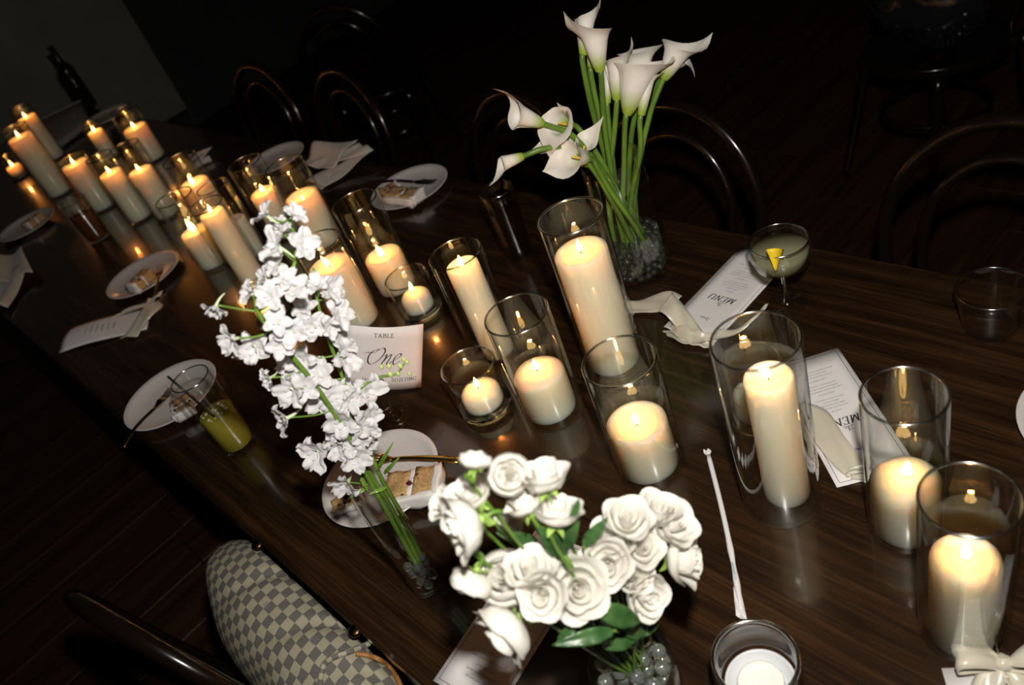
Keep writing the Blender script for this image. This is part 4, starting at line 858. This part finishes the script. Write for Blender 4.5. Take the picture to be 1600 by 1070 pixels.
def rose(label, px, py, w_, dpx, kind='rose', off=0.0, stem=True, sep=True, neck=None):
    c = up(rb_, px, py, off); s_ = wid(w_, c)/2*(1.10 if kind == 'rose' else 1.0); d = bloom_dir(c, dpx); H0 = s_*1.25 if kind == 'rose' else s_*1.1
    base = c - d*H0*.45
    t = thing('white_rose' if kind == 'rose' else 'white_ranunculus', label, 'flower', rz_, 'white roses in the low vase')
    off_ = base - worldloc(t)
    bl = inst('bloom', CORE, t, off_, q_to(d, R.uniform(0, 6)), (s_, s_, H0))
    if kind == 'rose': lay = ((P_IN, 3, 0), (P_MID, 4, .4), (P_OUT, 5, .9))
    else: lay = ((R_IN, 4, 0), (P_IN, 3, .5), (R_MID, 6, .3), (R_OUT, 7, .7))
    sh = 1.0
    for (ms, n, ph) in lay:
        for k in range(n):
            q_ = Quaternion((0,0,1), 2*PI*k/n+ph+R.uniform(-.15,.15)) @ Quaternion((0,1,0), R.uniform(-.06,.10)); z_ = R.uniform(.92,1.06)
            inst('petal', R.choice(ms), bl, V3((0,0,0)), q_, (1, 1, z_))
    if sep:
        inst('hip', HIPM, t, off_, q_to(d), s_*1.0)
        for k in range(5): inst('sepal', SEPM, t, off_, q_to(d, 2*PI*k/5) @ Quaternion((0,1,0), R.uniform(-.15,.45)), s_*1.05)
    if stem:
        end = rz_ + V3((R.uniform(-.012,.012), R.uniform(-.012,.012), .116)); rim = rz_ + V3(((base.x-rz_.x)*.16, (base.y-rz_.y)*.16, RH+.004))
        mid = up(rb_, *neck) if neck else lerp(base - d*s_*1.0, rim, .45) + V3((0,0,.008))
        part('stem', tube(smoothp([base, base-d*s_*.8, mid, rim, end], 6), .0017, 7), stemm, t)
    return t
U_ = (0,1,.35)
ROSES = [
 ('round ranunculus seen from the side at the top of the bouquet', 742,720, 50, (.05,1,.05), 'ran', -.01, (752,775,0)),
 ('wide open ranunculus facing the camera in the upper cluster', 796,742, 68, (.05,.55,.9), 'ran', .0, None),
 ('half open rose leaning up right in the upper cluster', 850,748, 62, (-.25,.9,.35), 'rose', -.01, None),
 ('white rose at the upper left of the bouquet behind its neighbour', 737,774, 62, (-.5,.7,.4), 'rose', .01, None),
 ('small outermost rose at the far left of the bouquet', 695,788, 44, (-.7,.3,.5), 'rose', .02, None),
 ('large rose seen from the side with sepals, left cluster', 727,820, 82, (-.85,-.25,.35), 'rose', -.02, (800,835,-.01)),
 ('narrow half closed rose with a reddish sepal in the upper cluster', 820,788, 50, (-.5,.85,.1), 'rose', -.01, None),
 ('upright half open rose beside the dark leaf', 869,800, 64, (.1,1,.2), 'rose', -.02, None),
 ('shaded rose low behind the upper cluster', 797,818, 36, (0,.6,.7), 'rose', .03, None),
 ('rose at the top left of the right cluster', 980,812, 60, (0,.7,.7), 'rose', .0, None),
 ('rose at the very top of the right cluster', 1028,798, 56, (.1,.8,.55), 'rose', .01, None),
 ('rose at the upper right of the right cluster', 1052,820, 60, (.4,.5,.7), 'rose', .0, None),
 ('small rounded rose in the middle of the right cluster', 1002,856, 54, (.1,.5,.85), 'rose', -.01, None),
 ('rose on the left side of the right cluster beside the dark leaf', 956,846, 60, (-.2,.6,.7), 'rose', .0, None),
 ('oval rose low on the left of the right cluster', 950,880, 60, (-.1,.1,1), 'rose', -.02, None),
 ('tiny bud between the right cluster and the leaves', 921,868, 27, (-.4,.5,.6), 'rose', .0, None),
 ('ragged rose with green sepals at the right end of the bouquet', 1066,872, 70, (.85,.1,.45), 'rose', -.01, None),
 ('small rose above the lowest right one', 990,900, 46, (.1,.4,.8), 'rose', -.02, None),
 ('lowest rose of the right cluster with pointed sepals', 1008,930, 60, (.4,-.1,.85), 'rose', -.03, None),
 ('tall layered ranunculus at the lower left of the bouquet', 788,903, 86, (-.3,.35,.85), 'ran', -.02, None),
 ('rose standing between the two lower left ranunculus blooms', 829,892, 62, (-.1,.75,.6), 'rose', -.03, (845,935,.012)),
 ('creamy rose left of the biggest front rose', 848,928, 60, (-.2,.1,.95), 'rose', -.05, None),
 ('biggest front rose facing the camera with tight centre', 902,918, 78, (.05,.15,1), 'rose', -.035, None),
 ('greyish ranunculus seen from below at the left', 737,908, 66, (-.35,-.75,-.05), 'ran', -.02, (745,868,-.01)),
 ('large rose hanging over the menu card', 792,984, 84, (-.7,-.55,.25), 'rose', -.05, (850,968,-.04)),
]
for (lbl, px, py, w_, dp, kd, of, nk) in ROSES: rose(lbl, px, py, w_, dp, kd, of, neck=nk)
def leaf_geo(a, b, wd, nrm_, fold=.25, bend_=.1):
    d = b-a; s_ = d.cross(nrm_).normalized(); n = s_.cross(d).normalized(); Lf = d.length
    def fn(u, v):
        w2 = wd*math.sin(PI*u**.8)**.75*(1-.25*u); x = 2*v-1
        return a + d*u + s_*x*w2/2 + n*(abs(x)*w2*fold*.5 + Lf*bend_*math.sin(PI*u) + .0012*math.sin(u*26)*abs(x))
    return grid(fn, 14, 7, .0004)
LEAVES = [((880,858), (905,778), 36, -.02), ((912,852), (950,808), 22, -.01), ((882,868), (838,818), 34, -.02), ((840,850), (775,832), 26, .01), ((930,950), (1002,972), 40, -.05), ((960,985), (862,1008), 28, -.06), ((900,978), (870,1003), 20, -.05), ((935,925), (962,928), 26, -.02), ((880,880), (870,838), 30, .01), ((920,965), (905,985), 24, -.03), ((995,992), (905,1000), 44, -.035), ((1010,985), (950,968), 40, -.03), ((960,1000), (885,978), 34, -.04), ((985,985), (1030,975), 30, -.02)]
LL_ = ('upright dark green leaf in the middle of the bouquet', 'small dark leaf pointing up right beside the right cluster', 'dark leaf pointing up left between the clusters', 'dark leaf behind the left rose stems', 'broad dark leaf below the right cluster', 'long dark leaf hanging over the vase toward the menu', 'small leaf tip beside the long hanging leaf', 'dark leaf under the oval rose', 'dark leaf base behind the upright leaf', 'small dark leaf at the vase rim below the biggest rose', 'wide dark leaf lying across the rose vase opening', 'dark leaf behind the broad leaf on the vase rim', 'dark leaf on the left side of the rose vase opening', 'dark leaf on the right side of the rose vase opening')
for (a, b, wp, of), lbl in zip(LEAVES, LL_):
    A2, B2 = up(rb_, *a, of), up(rb_, *b, of); t = thing('rose_leaf', lbl, 'leaf', rz_, 'dark leaves of the rose bouquet')
    part('blade', leaf_geo(A2, B2, wid(wp, A2), (-FWD+V3((0,0,.5))), .25, .08), leafm, t)
    rim = rz_ + V3((R.uniform(-.02,.02), R.uniform(-.02,.02), RH+.002))
    part('petiole', tube(smoothp([A2, lerp(A2, rim, .5)+V3((0,0,.004)), rim, rz_+V3((0,0,.118))], 5), .0014, 6), stemm, t)

# --- delphinium
db = at(673,915); dz_ = V3((db.x, db.y, TZ+.0006)); DR = wid(57, up(db, 610,800))/2; DH = hgt(db, 584,764)
dv_ = thing('bud_vase', 'slim glass bud vase with the white delphinium', 'vase', dz_)
part('glass', lathe([(0,0), (DR*.92,0), (DR,.003), (DR,DH-.002), (DR-.001,DH), (DR-.0025,DH-.002), (DR-.0025,.009), (DR-.005,.006), (0,.006)], dz_, 44), GL, dv_)
part('water', lathe([(DR-.0031,DH*.62+.001), (DR-.005,DH*.62), (0,DH*.62)], dz_, 36), WATER, dv_)
bead_fill('large clear glass beads in the slim delphinium vase', dz_+V3((0,0,.010)), DR-.004, .062, 26, .0078, 9)
def floret_mesh(seed):
    gs = []; rnd = random.Random(seed)
    for k in range(5):
        a = 2*PI*k/5+rnd.uniform(-.12,.12); t_ = rnd.uniform(.35,.95); sz = rnd.uniform(.88,1.08)
        def fn(u, v, a=a, t_=t_, sz=sz, k=k):
            w_ = .62*math.sin(PI*min(.97,.10+u*.82))**.7; x = u*sz; y = (v-.5)*w_*sz*1.25; z = t_*u*.8 - .25*u**3 + .22*(2*v-1)**2*w_*u + .10*math.sin(v*9+k)*u + .08*math.sin(u*11+k*2)*u
            return V3((x*math.cos(a)-y*math.sin(a), x*math.sin(a)+y*math.cos(a), z))
        gs.append(grid(fn, 9, 7))
    for k in range(4):
        a = 2*PI*k/4+.4
        def fn2(u, v, a=a):
            x = .06+u*.26; y = (v-.5)*.26*math.sin(PI*(.2+.7*u)); z = .12+.34*u-.1*u*u
            return V3((x*math.cos(a)-y*math.sin(a), x*math.sin(a)+y*math.cos(a), z))
        gs.append(grid(fn2, 5, 4))
    return mesh(*join(*gs), DEL)
FLO = [floret_mesh(s_) for s_ in range(6)]
SPU = mesh(*tube(smoothp([V3((0,0,.05)), V3((0,.05,-.3)), V3((.02,.20,-.62)), V3((.04,.42,-.85))], 4), lambda u: .13*(1-.75*u), 8), SPUR)
S1 = [(664,895,0), (615,800,0), (575,735,-.01), (528,655,-.02), (484,590,-.02), (432,528,-.03), (400,478,-.03), (418,452,-.02), (455,425,-.01), (462,380,0), (448,330,.0)]
S2 = [(672,900,.005), (628,805,.005), (590,735,0), (555,640,0), (532,580,.01), (510,520,.01), (496,470,.01), (490,420,.01)]
S3 = [(660,900,-.005), (612,812,-.005), (572,740,-.01), (552,690,-.01), (548,650,0), (560,610,.0), (590,590,.01), (618,585,.015), (632,568,.015)]
FL1 = [(336,481,34,(-.1,-.9,.3)), (413,334,40,(-.6,.5,.6)), (461,334,36,(.7,.5,.5)), (435,356,40,(0,.2,1)), (430,384,48,(-.5,.1,.8)), (474,382,44,(.7,0,.7)), (430,412,40,(-.6,.1,.8)), (388,458,36,(-.7,.1,.6)), (420,461,44,(-.1,0,1)), (459,450,46,(.2,.1,1)), (360,532,46,(-.6,-.3,.7)), (396,543,50,(-.2,-.4,.9)), (433,502,42,(.2,.2,1)), (455,517,46,(.2,-.1,1)), (418,592,34,(-.6,-.4,.6)), (455,610,50,(-.3,-.4,.9)), (475,606,44,(.2,-.3,.9)), (444,655,46,(-.8,-.4,.5)), (494,706,52,(-.4,-.3,.9)), (437,540,40,(.3,-.2,.9)), (447,435,36,(.4,.3,.8)), (540,758,46,(-.4,-.5,.8)), (412,436,36,(-.8,.2,.5))]
FL2 = [(519,453,42,(.7,.1,.6)), (495,445,38,(.1,.5,.8)), (530,490,46,(.7,0,.6)), (487,509,46,(.2,-.1,1)), (516,508,36,(.6,-.2,.7)), (470,560,46,(0,-.3,1)), (452,573,38,(-.3,-.2,.9)), (500,584,42,(.1,.1,1)), (541,560,52,(.7,.1,.6)), (538,540,40,(.6,.4,.6)), (504,620,52,(0,-.5,.9)), (519,618,46,(.3,-.2,.9)), (535,610,40,(.4,.1,.9)), (486,585,38,(-.2,.3,.9)), (548,625,40,(.7,-.2,.6)), (475,480,38,(-.1,.3,.9))]
FL3 = [(575,610,50,(.6,-.2,.7)), (534,658,52,(-.1,-.2,1)), (572,655,50,(.7,-.1,.7)), (570,675,44,(.4,-.5,.8)), (530,698,42,(-.5,-.3,.8)), (556,716,46,(.3,-.3,.9)), (520,672,40,(-.6,0,.7)), (548,690,40,(.1,.1,1)), (575,700,34,(.7,-.4,.5))]
def delph(label, path, flo, end_r, leaves=()):
    t = thing('white_delphinium', label, 'flower', dz_, 'white delphinium stems in the slim vase')
    P_ = smoothp([up(db, *q_) for q_ in path], 5); ped = []
    for (px, py, w_, dp) in flo:
        c0 = up(db, px, py, 0); near = min(P_, key=lambda q_: (q_-c0).length)
        off = (near-db).dot(HV) - .010 + R.uniform(-.012,.010); c = up(db, px, py, off); d = bloom_dir(c, (dp[0]+R.uniform(-.15,.15), dp[1]+R.uniform(-.15,.15), dp[2])); s_ = wid(w_, c)/2*1.22
        f = inst('floret', R.choice(FLO), t, c-worldloc(t)-d*s_*.15, q_to(d, R.uniform(0,6)), (s_, s_, s_*R.uniform(.9,1.3)))
        inst('spur', SPU, f, V3((0,0,0)), Quaternion((0,0,1), R.uniform(0,6)), 1)
        lo_ = min(P_, key=lambda q_: (q_-(c+V3((0,0,-.02)))).length)
        ped.append(tube(smoothp([c-d*s_*.25, lerp(c-d*s_*.6, lo_, .5)+V3((0,0,-.004)), lo_], 4), .0011, 6))
    part('stem', join(tube(P_, lambda u: .0036*(1-u)+end_r*u, 8), *ped), stemm, t)
    return t
t1_ = delph('long delphinium stem arching left with hanging white florets', S1, FL1, .0016)
delph('straight middle delphinium stem densely covered in white florets', S2, FL2, .0014)
t3 = delph('short right delphinium stem ending in green buds over the card', S3, FL3, .0010)
for (px, py, w_) in ((596,573,8), (608,572,8), (610,585,9), (626,572,9), (631,562,8), (636,566,7), (622,584,8), (640,584,7), (560,610,8), (548,603,9), (555,628,9), (586,648,9)):
    c = up(db, px, py, .012); part('bud', blob(c, wid(w_, c)/2, (.8,.8,1.25), .08, 4, 8, px), 'bud_green', t3)
for (a, b) in (((600,740), (626,712)), ((570,745), (545,700)), ((605,760), (575,772)), ((575,760), (545,778)), ((590,735), (615,690)), ((560,735), (578,770))):
    A2, B2 = up(db, *a, -.005), up(db, *b, -.015); part('leaf', leaf_geo(A2, B2, .006, -FWD, .3, .12), stemm, t1_)
